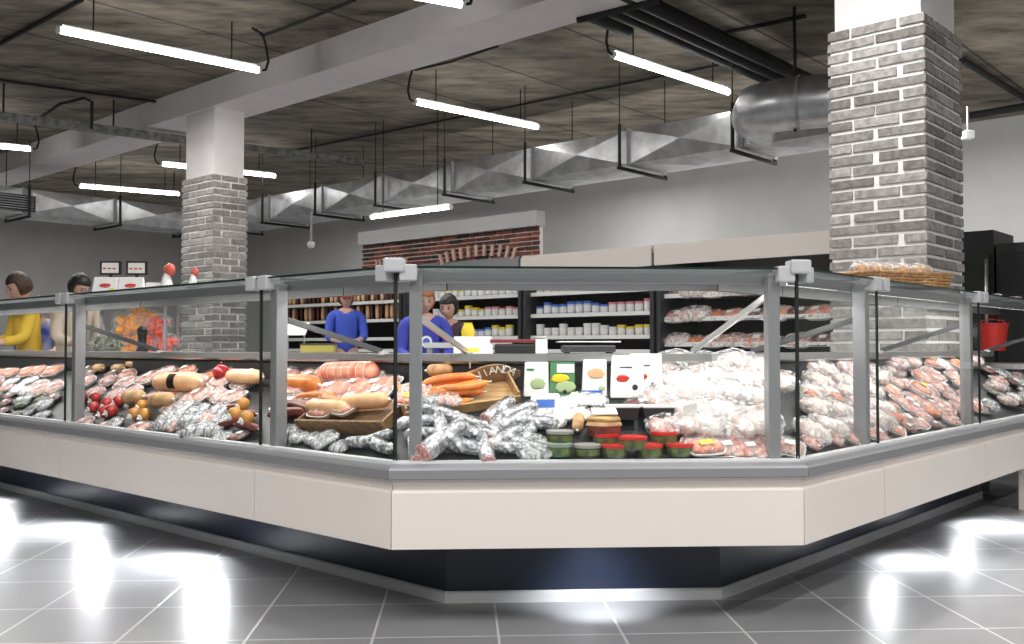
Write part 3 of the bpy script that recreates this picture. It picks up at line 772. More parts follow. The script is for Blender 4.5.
lg = flatc('pale green print', (.42, .52, .28), .5)
mk_card('cardgreen', .105, .14, .03, flatc('green printed pouch', (.10, .26, .12), .35), [(M['paper'], .12, .115, .07, .035, 'b'), (M['yellow'], -.1, .075, .07, .035, 'o'), (lg, .1, .04, .08, .05, 'o'), (M['tray'], .1, .025, .03, .02, 'o')])
mk_card('cardwhite', .10, .14, .03, M['paper'], [(lg, .05, .055, .06, .045, 'o'), (M['green'], -.25, .11, .03, .008, 'b')])
mk_card('cardcream', .10, .15, .035, M['paper'], [(M['peach'], .05, .095, .07, .04, 'o'), (M['blue'], -.1, .02, .08, .014, 'b'), (lg, .28, .035, .025, .02, 'o')])
mk_card('cardred', .135, .17, .05, M['paper'], [(M['red'], -.15, .08, .05, .028, 'o'), (M['tray'], -.05, .125, .05, .004, 'b'), (M['tray'], .22, .045, .022, .022, 'o')])
mk_card('cardblue', .13, .085, .06, M['paper'], [(M['blue'], 0, .045, .08, .035, 'b')])

def mk_tag(kind, m, w=.06, h=.045):
    root = rt('price_tag'); bm = B(); tube(bm, [(0, 0, 0), (0, .004, .055)], .0018, 6); obj('pin', bm, M['white'], root)
    bm = B(); box(bm, (0, 0, .055+h/2), (w, .002, h), Matrix.Rotation(R(-12), 4, 'X')); obj('card', bm, m, root); proto(kind, root)
mk_tag('tagy', M['yellow'], .075, .03); mk_tag('tagw', M['paper'])

# ------------------------------------------------------------------ stocking the deck
def put(kind, px, py, label, cat, group=None, rz=0, s=1.0, lift=0, tilt=0, flat=False):
    m, q = deck_hit(px, py, lift)
    return clone(kind, deck_frame(m, q, rz, tilt, flat), label, cat, group, s)
def rows(kinds, x0, x1, ys, step, label, cat, group, s=(.9, 1.1), lift=(0, .0), jx=6, jy=3, rz=25, seed=1, n0=0):
    """loose rows of the same goods between two picture columns"""
    rr = random.Random(seed)
    for yi, (ya, yb) in enumerate(ys):
        x = x0 + (step*.5 if yi % 2 else 0)
        while x <= x1:
            t = (x-x0)/max(1, x1-x0); y = ya + (yb-ya)*t
            put(rr.choice(kinds), x+rr.uniform(-jx, jx)*.5, y+rr.uniform(-jy, jy), label, cat, group, rr.uniform(-rz, rz), rr.uniform(*s), rr.uniform(*lift), rr.uniform(-8, 8))
            x += step*rr.uniform(.85, 1.15)

# -- front length, left: crate with orange sausages
m, q = deck_hit(463, 411, .0)
crate = thing('wooden_tray', 'pale wooden tray with a lettered back board, full of orange sausages', 'tray', q)
fr = deck_frame(m, q, 14).to_3x3().to_4x4(); CR = Matrix.Translation(q) @ fr
def cpart(name, bmf, mt):
    bm = B(); bmf(bm); bmesh.ops.transform(bm, matrix=fr, verts=bm.verts); return obj(name, bm, mt, crate)
cpart('base_board', lambda bm: box(bm, (0, .11, .006), (.44, .24, .010)), M['wood'])
cpart('front_board', lambda bm: box(bm, (0, -.012, .022), (.46, .010, .042), bev=.002), M['wood'])
cpart('side_board', lambda bm: box(bm, (-.225, .11, .028), (.010, .23, .055), bev=.002), M['wood'])
cpart('side_board', lambda bm: box(bm, (.225, .11, .028), (.010, .23, .055), bev=.002), M['wood'])
def backb(bm):
    n = 14; lo_ = []; hi = []
    for i in range(n+1):
        x = .03 + .25*i/n; t = (2*i/n-1); zt = .045 + .05*(1-t*t)
        lo_.append((x, .01)); hi.append((x, zt))
    f = [bm.verts.new((x, .150, z)) for x, z in lo_+hi[::-1]]; b = [bm.verts.new((x, .160, z)) for x, z in lo_+hi[::-1]]
    bm.faces.new(f); bm.faces.new(b[::-1])
    for k in range(len(f)): bm.faces.new((f[k], b[k], b[(k+1) % len(f)], f[(k+1) % len(f)]))
cpart('back_board', backb, M['wood_d'])
def letters(bm):
    s = 'VIANDA'; n = len(s)
    for i, ch in enumerate(s):
        a = R(42 - i*84/(n-1)); rad = .078
        c = Vector((.175 - math.sin(a)*rad*1.35, .1475, .004 + math.cos(a)*rad*.85))
        text_bm(bm, ch, .050, Matrix.Translation(c) @ Matrix.Rotation(R(90), 4, 'X') @ Matrix.Rotation(a, 4, 'Z'), .003)
cpart('lettering', letters, M['paper'])
k = 0
for row, (yy, n, zz) in enumerate([(.055, 3, .012), (.10, 3, .012), (.145, 3, .012), (.075, 2, .043), (.12, 2, .043)]):
    for i in range(n):
        x = -.02 + (i-(n-1)/2)*.03; y = yy+.0
        kind = 'frank' if (i+row) % 2 else 'frank2'
        Mw = CR @ Matrix.Translation((x + rnd.uniform(-.03, .03), y + (i-1)*.022, zz + i*.012)) @ Matrix.Rotation(R(rnd.uniform(-2, 14)), 4, 'Z')
        clone(kind, Mw, 'smooth orange sausage piled in the lettered wooden tray', 'sausage', 'orange sausages in the lettered tray')
for x, y, kd, lab in [(410, 402, 'yel1', 'film pack with yellow label at the left end of the lettered wooden tray'), (428, 403, 'bag1', 'crinkled silver bag lying on the left of the lettered tray'), (448, 403, 'bag2', 'crinkled white bag lying before the orange sausages'), (418, 392, 'pink1', 'pink meat pack behind the bags in the lettered tray')]:
    put(kd, x, y, lab, 'food pack', None, rnd.uniform(-20, 20), .62, .045)
put('brownroll', 440, 375, 'brown smoked roll at the back left of the front case', 'smoked meat', None, 5, .65, .02)
# foil salamis
rr = random.Random(5)
spots = [(418, 428), (440, 431), (470, 428), (497, 432), (425, 439), (455, 441), (478, 440), (508, 443), (530, 436), (495, 424), (516, 426), (415, 452), (462, 452), (485, 453), (508, 453), (530, 452), (520, 417), (500, 415), (538, 428), (405+35, 420)]
for i, (x, y) in enumerate(spots):
    cut = i in (1, 3, 5, 7, 8, 9, 11, 13, 16, 17)
    put('foil_cut' if cut else 'foil', x, y, 'silver wrapped salami with a cut meat end, heaped before the lettered tray' if cut else 'closed silver wrapped salami, heaped before the lettered tray', 'salami',
        'cut foil salamis in the front case' if cut else 'foil salamis in the front case', rr.uniform(-30, 40) + (60 if cut else 0), rr.uniform(.8, 1.0), 0, rr.uniform(-6, 6))
big = put('foil_cut', 446, 446, 'largest silver wrapped salami with a red marbled cut end at the glass', 'salami', None, 50, 1.3, .02)
# printed packs at the back
for x, y, kd, lab in [(536, 396, 'cardwhite', 'white printed pouch with a green picture, right of the lettered tray'), (562, 396, 'cardgreen', 'green and yellow printed pouch standing at the back'),
                      (594, 396, 'cardcream', 'cream printed pouch with a peach picture, between green and red ones'), (627, 397, 'cardred', 'tall white printed pack with a red picture'), (645, 395, 'cardred', 'tall white printed pack behind the one with a clear red picture')]:
    put(kd, x, y, lab, 'food pack', None, rnd.uniform(-6, 6), 1, 0, 10, True)
put('cardblue', 545, 413, 'white box with a blue label, in front of the printed pouches', 'box', None, 0, .9, 0, 5, True)
for x, y, lab in [(588, 403, 'flat white wrapped cheese behind the pie pack'), (560, 407, 'flat white wrapped cheese beside the blue label box'), (545, 424, 'larger white wrapped cheese below the blue label box'), (572, 417, 'small white wrapped cheese left of the pie pack')]:
    put('white1', x, y, lab, 'wrapped cheese', None, rnd.uniform(-15, 15), .8, .01)
put('brownroll', 578, 427, 'brown smoked roll left of the pie pack', 'smoked meat', None, 80, .6, .01)
put('pie', 604, 436, 'golden layered pie with a white price label, above the tubs', 'pie', None, 0, 1.05, .015, 0, True)
for x, y, lab in [(622, 419, 'black salad box with a white lid, left of its twin'), (657, 419, 'black salad box with a white lid, beside the heap of white packs')]:
    put('sqwhite', x, y, lab, 'salad box', None, 0, 1, .02, 0, True)
for x, y, lab in [(640, 408, 'dark pack just below the tall white printed pack'), (662, 405, 'dark pack at the edge of the white heap')]:
    put('dark1', x, y, lab, 'cured meat pack', None, 5, .8, 0)
for x, y, kd, lab, lf in [(559, 456, 'tubgreen', 'round tub with a dull green lid at the front glass', 0), (587, 457, 'tubgrey', 'round black tub with a grey lid at the front glass', 0),
                      (560, 443, 'tubgrey', 'round tub with a grey lid behind the green lidded tub', 0), (615, 457, 'tubred', 'red lidded tub at the glass, leftmost of the front three', 0), (649, 457, 'tubred', 'red lidded tub at the glass, middle of the front three', 0),
                      (680, 456, 'tubred', 'red lidded tub at the glass, rightmost of the front three', 0), (633, 449, 'tubred', 'red lidded tub stacked on the front three', .04), (664, 444, 'tubred', 'red lidded tub behind the front three, right of the stacked one', 0), (606, 446, 'tubred', 'red lidded tub under the golden pie', -.01)]:
    put(kd, x, y, lab, 'tub', None, 0, .98, lf, 0, True)
for x, y in [(535, 456), (528, 447)]:
    put('bag1', x, y, 'clear crinkled bag left of the green lidded tub', 'bag', 'clear bags left of the green tub', rnd.uniform(-30, 30), .8)
# heap of white wrapped poultry
rows(['chick1', 'chick2', 'chick3'], 672, 770, [(374, 372), (388, 386), (402, 402), (418, 418), (432, 436)], 27, 'cloudy film wrapped white poultry, heaped in the right half of the front case', 'wrapped poultry', 'white poultry packs in the front case', (.85, 1.1), (0, .015), seed=3)
for x, y in [(660, 385), (665, 400), (676, 414)]:
    put('chick3', x, y, 'cloudy film wrapped white poultry, heaped in the right half of the front case', 'wrapped poultry', 'white poultry packs in the front case', rnd.uniform(-40, 40), .9, .01)
for x, y, lab in [(705, 386, 'pack of orange marinated meat lying on the white poultry heap'), (735, 391, 'pack of orange marinated meat nearer the right post of the front case')]:
    put('orange1', x, y, lab, 'marinated meat pack', None, 30, .7, .05)
for x, y in [(700, 450), (722, 452), (745, 453), (766, 453), (712, 441), (738, 443), (762, 443), (784, 450)]:
    put('pink1', x, y, 'flat white tray pack lying at the glass under the poultry heap', 'meat pack', 'flat packs at the front glass', rnd.uniform(-30, 30), .75, 0)
put('yel1', 705, 450, 'flat pack with a yellow label right of the red lidded tubs', 'meat pack', None, 4, .7, .02)
put('tagw', 690, 428, 'white price card stuck in the poultry heap', 'price tag', None, 20, 1.0, .02)

# -- left corner length (wooden tray)
m, q = deck_hit(345, 430, .0)
crate = thing('wooden_tray', 'dark brown open wooden tray at an angle, left of the corner post', 'tray', q)
fr = deck_frame(m, q, 4).to_3x3().to_4x4()
cpart('base_board', lambda bm: box(bm, (0, .09, .006), (.50, .22, .010)), M['wood_d'])
cpart('front_board', lambda bm: box(bm, (0, -.02, .03), (.52, .012, .06), bev=.002), M['wood_d'])
cpart('side_board', lambda bm: box(bm, (-.255, .09, .03), (.012, .22, .05), bev=.002), M['wood_d'])
cpart('side_board', lambda bm: box(bm, (.255, .09, .03), (.012, .22, .05), bev=.002), M['wood'])
for x, y, kd, lab, rz, s, lf in [(302, 392, 'loaf_orange', 'orange ham loaf at the back, right of the aluminium post', 0, 1.0, .02), (352, 380, 'netham', 'string bound salmon pink ham loaf at the back of the corner case', 4, 1.05, .02),
        (338, 394, 'salmon1', 'salmon pink pack between the ham loaves', 10, 1, .02), (316, 402, 'frank', 'orange sausage lying before the orange ham loaf', 5, 1.2, .03), (340, 402, 'frank2', 'orange sausage lying right of the first one before the ham loaf', -4, 1.2, .03),
        (330, 414, 'loaf_peach', 'peach loaf lying along the back of the brown wooden tray', 2, .8, .04), (368, 408, 'loaf_peach', 'peach loaf with pink packs behind, nearest the corner', 8, .8, .04),
        (300, 412, 'salami_dark', 'dark red salami stick in the brown wooden tray', -8, 1, .04), (290, 418, 'salami_dark', 'dark red salami stick at the left end of the brown wooden tray', 10, 1, .03)]:
    put(kd, x, y, lab, 'meat', None, rz, s, lf)
rows(['pink1', 'pink1', 'salmon1'], 288, 388, [(380, 378), (396, 392), (408, 400)], 21, 'pink and white meat tray pack between the ham loaves of the corner case', 'meat pack', 'meat packs in the corner case', (.75, .95), (0, .02), seed=9)
rows(['yel1'], 325, 360, [(412, 410)], 22, 'yellow labelled pack standing out in the brown wooden tray', 'meat pack', 'yellow labelled packs in the brown tray', (.7, .8), (.05, .06), seed=4)
for x, y in [(362, 447), (378, 444), (385, 452)]:
    put('foil', x, y, 'silver wrapped salami beside the brown wooden tray at the corner', 'salami', 'foil salamis at the left corner', rnd.uniform(-20, 60), .8)
for x, y in [(300, 440), (322, 446), (342, 450)]:
    put('bag1', x, y, 'flat clear bag at the glass before the brown wooden tray', 'bag', 'clear bags before the brown tray', rnd.uniform(-20, 20), .6)

# -- left length
put('loaf_label', 182, 390, 'big peach mortadella loaf with a black label', 'mortadella', None, 4, 1.05, .05)
put('redcheese', 221, 381, 'shiny dark red ball behind the peach loaf', 'round cheese', None, 0, .95, .04, 0, True)
rows(['rball'], 88, 128, [(403, 408), (412, 418)], 11, 'small glossy red ball sausage beside the left post', 'round sausage', 'red ball sausages', (.85, 1), seed=2, rz=8)
rows(['yball'], 134, 156, [(410, 414), (420, 423)], 11, 'small golden ball sausage right of the red ones', 'round sausage', 'golden ball sausages', (.85, 1), seed=3, rz=8)
for x, y, lab in [(137, 403, 'brown crusted meat roll, left one before the mortadella'), (166, 406, 'brown crusted meat roll, right one before the mortadella')]:
    put('brownroll', x, y, lab, 'smoked meat', None, 8, 1.0, .04)
rows(['bag1', 'bag1', 'bag2'], 170, 228, [(412, 416), (421, 426), (428, 434)], 15, 'clear crinkled bag in the heap before the mortadella loaf', 'bag', 'clear bags in the left case', (.8, 1), (0, .02), seed=6)
rows(['pink1', 'bag2'], 90, 250, [(384, 384), (396, 400)], 19, 'white and pink meat tray pack in the middle rows of the left case', 'meat pack', 'meat packs in the left case', (.75, .95), (0, .02), seed=8)
rows(['salmon1', 'dark1', 'orange1'], 92, 250, [(376, 376)], 20, 'coloured meat pack in the rear row of the left case', 'meat pack', 'rear row packs in the left case', (.7, .9), seed=12)
for x, y, kd in [(232, 412, 'salami_dark'), (243, 418, 'salami_dark'), (236, 426, 'salami_dark'), (248, 430, 'salami_dark')]:
    put(kd, x, y, 'dark red salami stick near the glass, left of the second post', 'salami', 'salami sticks in the left case', rnd.uniform(-20, 30), .8, .02)
for x, y in [(246, 410), (238, 420), (250, 424)]:
    put('yball', x, y, 'golden ball sausage among the dark salami sticks', 'round sausage', 'golden balls by the second post', 0, .9, .03)
put('loaf_peach', 248, 383, 'pale loaf at the back, partly behind the glass joint', 'ham loaf', None, 0, .9, .03)
put('bag2', 166, 376, 'white bag with red print at the back of the left case', 'bag', None, 30, .8, .05)
# far left
rows(['salmon1'], 2, 56, [(374, 376)], 13, 'salmon pink pack in the rear row of the far left case', 'meat pack', 'salmon packs in the far left case', (.8, .95), seed=14)
rows(['pink1', 'white1'], 0, 56, [(384, 386), (391, 393)], 13, 'white tray pack in the middle rows of the far left case', 'meat pack', 'white packs in the far left case', (.75, .95), seed=15)
rows(['dark1', 'olive1', 'bag1'], 0, 54, [(399, 402), (406, 410)], 13, 'small dark pack near the glass of the far left case', 'food pack', 'dark packs in the far left case', (.75, .9), seed=16)
rows(['olive1', 'bag1', 'dark1', 'chick3'], 990, 1040, [(376, 373), (388, 383), (407, 400)], 13, 'wrapped pack among the denser rows of the far right case', 'food pack', 'dense rows in the far right case', (.75, .95), (.01, .03), seed=36)
# -- right lengths
rows(['chick1', 'chick2', 'chick3'], 806, 878, [(374, 372), (388, 384), (402, 396), (418, 410), (434, 424)], 20, 'cloudy film wrapped white poultry, heaped right of the corner', 'wrapped poultry', 'white poultry packs right of the corner', (.85, 1.05), (0, .015), seed=23)
for x, y, lab in [(812, 397, 'orange marinated meat pack beside the right corner joint'), (835, 400, 'orange marinated meat pack in the middle of the white heap right of the corner')]:
    put('orange1', x, y, lab, 'marinated meat pack', None, 10, .6, .05)
rows(['pink1', 'salmon1', 'chick3'], 892, 960, [(374, 372), (384, 380), (394, 390)], 17, 'pink meat pack in the rear rows before the large brick column', 'meat pack', 'meat packs before the large column', (.75, .95), (0, .02), seed=24)
rows(['salmon1', 'pink1', 'bag2'], 902, 975, [(404, 398), (414, 406), (420, 410)], 16, 'salmon meat pack near the glass before the large brick column', 'meat pack', 'salmon packs near the right glass', (.75, .9), seed=25)
for x, y, lab in [(890, 410, 'orange marinated meat pack just right of the third post, upper one'), (893, 420, 'orange marinated meat pack just right of the third post, lower one')]:
    put('orange1', x, y, lab, 'marinated meat pack', None, 10, .75, .03)
put('yel1', 920, 392, 'meat pack with a bright yellow label before the large brick column', 'meat pack', None, 20, .9, .05)
put('olive1', 905, 424, 'olive green pack at the glass right of the orange meat', 'pickle pack', None, 0, .9)
rows(['pink1', 'olive1', 'bag1', 'white1'], 990, 1040, [(372, 370), (382, 378), (392, 388), (400, 395)], 15, 'mixed wrapped pack in the far right case', 'food pack', 'packs in the far right case', (.75, .9), seed=26)

# lowest rows, right behind the glass
rows(['dark1', 'bag1', 'olive1'], 2, 54, [(413, 421)], 12, 'small pack lying lowest behind the far left glass', 'food pack', 'lowest packs in the far left case', (.6, .75), seed=51)
rows(['bag1', 'pink1', 'dark1'], 88, 250, [(424, 443)], 17, 'small pack lying lowest behind the left glass', 'food pack', 'lowest packs in the left case', (.6, .75), seed=52)
rows(['bag1', 'bag2'], 290, 350, [(434, 448)], 20, 'clear bag wedged beside the brown tray', 'bag', 'clear bags beside the brown tray', (.6, .8), seed=53)
rows(['bag2', 'pink1', 'chick3'], 810, 880, [(447, 436)], 19, 'small white pack lying lowest behind the glass right of the corner', 'meat pack', 'lowest packs right of the corner', (.65, .85), seed=54)
rows(['salmon1', 'orange1', 'pink1', 'dark1'], 892, 978, [(434, 417), (424, 408)], 15, 'small coloured pack lying low before the large brick column', 'meat pack', 'lowest packs before the large column', (.6, .8), seed=55)
rows(['chick3', 'yel1', 'salmon1', 'white1'], 895, 975, [(368, 366)], 16, 'pack in the topmost row before the large brick column', 'meat pack', 'topmost packs before the large column', (.8, 1), (.02, .05), seed=56)
rows(['dark1', 'bag2', 'salmon1', 'brownroll'], 90, 145, [(370, 370)], 15, 'pack in the topmost row behind the red balls', 'food pack', 'topmost packs in the left case', (.6, .8), seed=57)
# ------------------------------------------------------------------ things on the worktop and on the glass top
def top_at(px, d=.58):
    m = mod_at(px); r = ray(px, 350); n = Vector((r.y, -r.x, 0)); A = m.A + m.n*d
    t = -(A.dot(n))/m.X.dot(n); q = A + m.X*t; return m, Vector((q.x, q.y, .993))
m, q = top_at(473, .60)
root = thing('paper_tray', 'white slanted paper tray on the worktop above the orange sausages', 'tray', q); Mx = Matrix.Rotation(R(24), 4, 'X')
bm = B(); box(bm, (0, 0, .038), (.16, .17, .006), Mx, bev=.002); obj('sheet', bm, M['paper'], root)
bm = B(); box(bm, (0, .02, .008), (.13, .10, .016)); obj('foot', bm, M['white'], root)
m, q = top_at(470, .50); clone('tagy', Matrix.Translation(q + Vector((0, -.004, -.06))), 'bright yellow price tag before the white paper tray', 'price tag')
m, q = top_at(588, .59)
root = thing('kitchen_scale', 'dark low weighing scale on the worktop behind the printed packs', 'scale', q)
bm = B(); box(bm, (0, 0, .02), (.22, .10, .03), bev=.006); obj('body', bm, M['dark_metal'], root)
bm = B(); box(bm, (0, 0, .048), (.26, .12, .006), bev=.002); obj('pan', bm, M['steel'], root)
for s in (-1, 1):
    for s2 in (-1, 1):
        bm = B(); lathe(bm, [(.01, 0), (.01, .006)], 10, (s*.09, s2*.035, 0)); obj('foot', bm, M['black'], root)
m, q = top_at(541, .60)
root = thing('card_box', 'small white open card box on the worktop left of the scale', 'box', q)
bm = B(); box(bm, (0, 0, .03), (.05, .06, .06), bev=.002); obj('box_body', bm, M['paper'], root)
bm = B(); box(bm, (0, 0, 0), (.05, .04, .0015), Matrix.Translation((0, .04, .062)) @ Matrix.Rotation(R(-25), 4, 'X')); obj('flap', bm, M['paper'], root)
m, q = top_at(516, .62)
root = thing('meat_slicer', 'low black slicer with a dark red top on the worktop', 'slicer', q)
bm = B(); box(bm, (0, 0, .02), (.18, .08, .04), bev=.008); obj('base', bm, M['black'], root)
bm = B(); box(bm, (0, 0, .052), (.22, .08, .014), bev=.004); obj('cover', bm, flatc('maroon lid', (.22, .02, .03), .3), root)
m, q = top_at(296, .60)
root = thing('paper_tray', 'white slanted sheet stand on the left worktop, above a yellow box', 'tray', q)
bm = B(); box(bm, (0, 0, .13), (.13, .14, .006), Matrix.Rotation(R(26), 4, 'X')); obj('sheet', bm, M['paper'], root)
for s in (-1, 1):
    bm = B(); tube(bm, [(s*.04, 0, 0), (s*.04, 0, .115)], .004, 6); obj('leg', bm, M['alu'], root)
m, q = top_at(318, .61); root = thing('yellow_box', 'flat yellow green box on the left worktop', 'box', q)
bm = B(); box(bm, (0, 0, .018), (.16, .07, .036), bev=.004); obj('box_body', bm, flatc('dull yellow card', (.42, .36, .08), .5), root)
bm = B(); box(bm, (0, 0, .04), (.165, .075, .008), bev=.002); obj('lid', bm, flatc('dark olive lid', (.06, .06, .03), .4), root)
# black pepper mill like object at the left
m, q = top_at(142, .57); root = thing('pepper_mill', 'tall black mill standing on the left worktop before the orange heap', 'mill', q)
bm = B(); lathe(bm, [(.035, 0), (.035, .02), (.024, .04), (.026, .09), (.03, .11)], 18); obj('body', bm, M['black'], root, True, angle=40)
bm = B(); lathe(bm, [(.03, .112), (.032, .13), (.018, .15), (.004, .158)], 18); obj('cap', bm, M['black'], root, True, angle=40)

# wicker basket of wrapped bread on the glass before the large column
m = mods['R2']
qc = hit(893, 270, C2 + nR*.23, V); qc.z = ZT+.006
root = thing('wicker_basket', 'long golden wicker basket of wrapped bread on the glass top, before the large brick column', 'basket', qc)
Lb = .50; BR = 22
rotv = Matrix.Rotation(R(BR), 4, 'Z')
bm = B(); hexa(bm, [rotv @ Vector((x*Lb/2*.95, y*.11, 0)) for x, y in ((-1,-1), (1,-1), (1,1), (-1,1))] + [rotv @ Vector((x*Lb/2*.95, y*.11, .006)) for x, y in ((-1,-1), (1,-1), (1,1), (-1,1))]); obj('bottom', bm, M['wicker'], root)
bm = B()
for k in range(4):
    z0 = .004 + k*.015; e = 1 + k*.015
    c = [Vector((-Lb/2*e, -.12*e, z0+.005)), Vector((Lb/2*e, -.12*e, z0+.005)), Vector((Lb/2*e, .12*e, z0+.005)), Vector((-Lb/2*e, .12*e, z0+.005))]
    for a, b in zip(c, c[1:]+c[:1]):
        n = 24 if (a-b).length > .3 else 8; d = (b-a).normalized(); nn = d.cross(Z)
        tube(bm, [rotv @ (a.lerp(b, i/n) + nn*(.003 if (i+k) % 2 else -.003)) for i in range(n+1)], .0065, 6)
obj('woven_side', bm, M['wicker'], root, True)
bm = B(); e = 1.06; c = [Vector((-Lb/2*e, -.12*e, .068)), Vector((Lb/2*e, -.12*e, .068)), Vector((Lb/2*e, .12*e, .068)), Vector((-Lb/2*e, .12*e, .068))]
tube(bm, [rotv @ x for x in c + c[:1]], .008, 8); obj('rim', bm, M['wicker'], root, True)
mk_pack('bread', 'wrapped_bread', M['brown'], (.09, .05, .05), 31, 'filmw', 2)
for i in range(5):
    clone('bread', Matrix.Translation(qc + rotv @ Vector(((i-2.2)*Lb/6.0, rnd.uniform(-.03, .03), .05)) ) @ Matrix.Rotation(R(BR+rnd.uniform(-25, 25)), 4, 'Z'), 'film wrapped bread lying above the rim of the wicker basket', 'wrapped bread', 'wrapped breads in the wicker basket', (.85, .9, 1.5))
for i, x in enumerate((978, 994, 1012, 1030)):
    a = hit(x, 285, C2 + nR*.20, V); a.z = ZT+.006
    clone('chick3', Matrix.Translation(a) @ Matrix.Rotation(R(45+10*i), 4, 'Z'), 'low white film bag lying on the glass top at the far right', 'bag', 'white bags on the right glass top', (.9, .8, .5))
a = hit(993, 340, C2 + nR*.58, V); a.z = .993
root = thing('red_bucket', 'red plastic basket on the worktop right of the large brick column', 'basket', a)
bm = B(); lathe(bm, [(.085, 0), (.105, .19), (.112, .195), (.112, .205), (.098, .205), (.078, .008)], 24); obj('bucket', bm, M['red'], root, True, angle=40)
bm = B(); tube(bm, [(-.107, 0, .20), (-.08, 0, .225), (0, 0, .235), (.08, 0, .225), (.107, 0, .20)], .004, 6); obj('handle', bm, M['red'], root, True)

# ------------------------------------------------------------------ far refrigerated shelves along the back (plane q = QF)
QF = 9.0
fb = [on_q(275, 300, QF).dot(U), on_q(402, 300, QF).dot(U), on_q(522, 300, QF).dot(U), on_q(655, 300, QF).dot(U), on_q(868, 300, QF).dot(U)]
fnames = ['open multideck fridge of hanging brown sausages, behind the far counter on the left', 'open multideck fridge under the red brick panel', 'open multideck fridge of dairy tubs under the pale canopy', 'open multideck fridge of wrapped meat, left of the large brick column']
M['inner'] = flatc('dark fridge lining', (.02, .02, .022), .5)
for i in range(4):
    p1, p0 = fb[i]-.02, fb[i+1]+.02
    root = thing('multideck_fridge', fnames[i], 'refrigerated shelf', UV((p0+p1)/2, QF+.45, 0))
    bm = B(); prism_u(bm, p0, p1, QF, QF+.9, 0, .42); obj('base', bm, M['alu'], root, world=True)
    bm = B(); prism_u(bm, p0, p1, QF+.8, QF+.9, .42, 2.08); obj('back', bm, M['inner'], root, world=True)
    for a in (p0, p1-.05):
        bm = B(); prism_u(bm, a, a+.05, QF, QF+.8, .42, 2.08); obj('side_panel', bm, M['dark_metal'], root, world=True)
    bm = B(); prism_u(bm, p0, p1, QF-.03, QF+.9, 2.08, 2.16); prism_u(bm, p0, p1, QF-.05, QF-.02, 1.93, 2.13); obj('canopy', bm, M['cream'] if i > 1 else M['alu'], root, world=True)
    bm = B(); prism_u(bm, p0+.06, p1-.06, QF+.02, QF+.06, 2.05, 2.078); obj('lamp_strip', bm, M['strip'], root, world=True)
    zs = [.72, .98, 1.15, 1.42, 1.69] if i != 3 else [.72, 1.06, 1.34, 1.60]
    for z in zs:
        bm = B(); prism_u(bm, p0+.05, p1-.05, QF+.10, QF+.78, z-.025, z); obj('shelf', bm, M['dark_metal'], root, world=True)
        bm = B(); prism_u(bm, p0+.05, p1-.05, QF+.085, QF+.10, z-.035, z+.012); obj('price_rail', bm, M['paper'], root, world=True)
    # goods
    rr = random.Random(40+i)
    if i == 2 or i == 1:
        for z in zs[2:]:
            p = p1-.14
            run = 0
            while p > p0+.12:
                if run <= 0: kd = rr.choice(['tubwhite', 'tubyel', 'tubblue', 'tubpink', 'tubwhite']); run = rr.randint(3, 6)
                run -= 1
                lab = {'tubwhite': 'white lidded dairy tub', 'tubyel': 'yellow lidded dairy tub', 'tubblue': 'blue lidded dairy tub', 'tubpink': 'pink lidded dairy tub'}[kd] + (' on the far shelves under the pale canopy' if i == 2 else ' on the far shelves under the red brick panel')
                clone(kd, Matrix.Translation(UV(p, QF+.17, z)), lab, 'dairy tub', lab.replace('tub', 'tubs', 1), (1.35, 1.35, rr.choice((1.6, 1.9, 2.3))))
                p -= .125 if rr.random() > .06 else .25
    if i == 3:
        for z in zs[1:]:
            p = p1-.16
            while p > p0+.12:
                kd = rr.choice(['chick3', 'salmon1', 'salmon1', 'pink1', 'dark1', 'bag2', 'orangef'])
                what = {'orangef': 'orange marinated pack', 'chick3': 'white wrapped poultry', 'chick1': 'white wrapped poultry', 'salmon1': 'salmon pink meat pack', 'pink1': 'pale pink meat pack', 'dark1': 'dark cured meat pack', 'bag2': 'clear bag of pale meat'}[kd]
                clone(kd, Matrix.Translation(UV(p, QF+.18, z)) @ Matrix.Rotation(R(-45), 4, 'Z') @ Matrix.Rotation(R(38), 4, 'X'), what + ' on the far meat shelves left of the large brick column', 'meat pack', what + ' on the far meat shelves', rr.uniform(1.35, 1.75))
                p -= .24
    if i == 0:
        for z in (1.42, 1.69+.0):
            bm = B(); tube(bm, [UV(p0+.06, QF+.12, z+.27), UV(p1-.06, QF+.12, z+.27)], .008, 6); obj('hook_rail', bm, M['steel'], root, world=True)
            p = p1-.14
            while p > p0+.1:
                clone('salami_dark' if rr.random() < .5 else 'loaf_peach', Matrix.Translation(UV(p, QF+.15, z+.135)) @ Matrix.Rotation(R(90), 4, 'Y'), 'brown sausage hanging in the far left fridge', 'sausage', 'hanging sausages in the far left fridge', .75)
                p -= .11
# red brick advertising panel over the fridges
pa, pb = on_q(361, 240, QF).dot(U), on_q(540, 240, QF).dot(U)
ztop = H + .188*QF; zband = H + .167*QF
root = thing('brick_panel', 'red brick panel under a white band, hung over the far fridges', 'wall panel', UV((pa+pb)/2, QF+.2, 2.17))
bm = B(); prism_u(bm, pb, pa, QF-.06, QF+.1, zband, ztop); obj('white_band', bm, M['wall'], root, world=True)
bm = B(); prism_u(bm, pb+.02, pa-.02, QF+.02, QF+.08, 2.17, zband, 4)
rr = random.Random(3); n = 6; h = (zband-2.17)/n
for k in range(n):
    p = pb + .02 - (.0 if k % 2 else .12)
    while p < pa-.02:
        a = max(p+.009, pb+.02); b = min(p+.235, pa-.02)
        if b-a > .03: prism_u(bm, a, b, QF+.006-rr.uniform(0, .006), QF+.025, 2.17+k*h+.008, 2.17+(k+1)*h-.008, rr.choice((0, 0, 1, 2, 3, 1)))
        p += .245
obj('brickwork', bm, REDB + [M['mortar']], root, world=True)
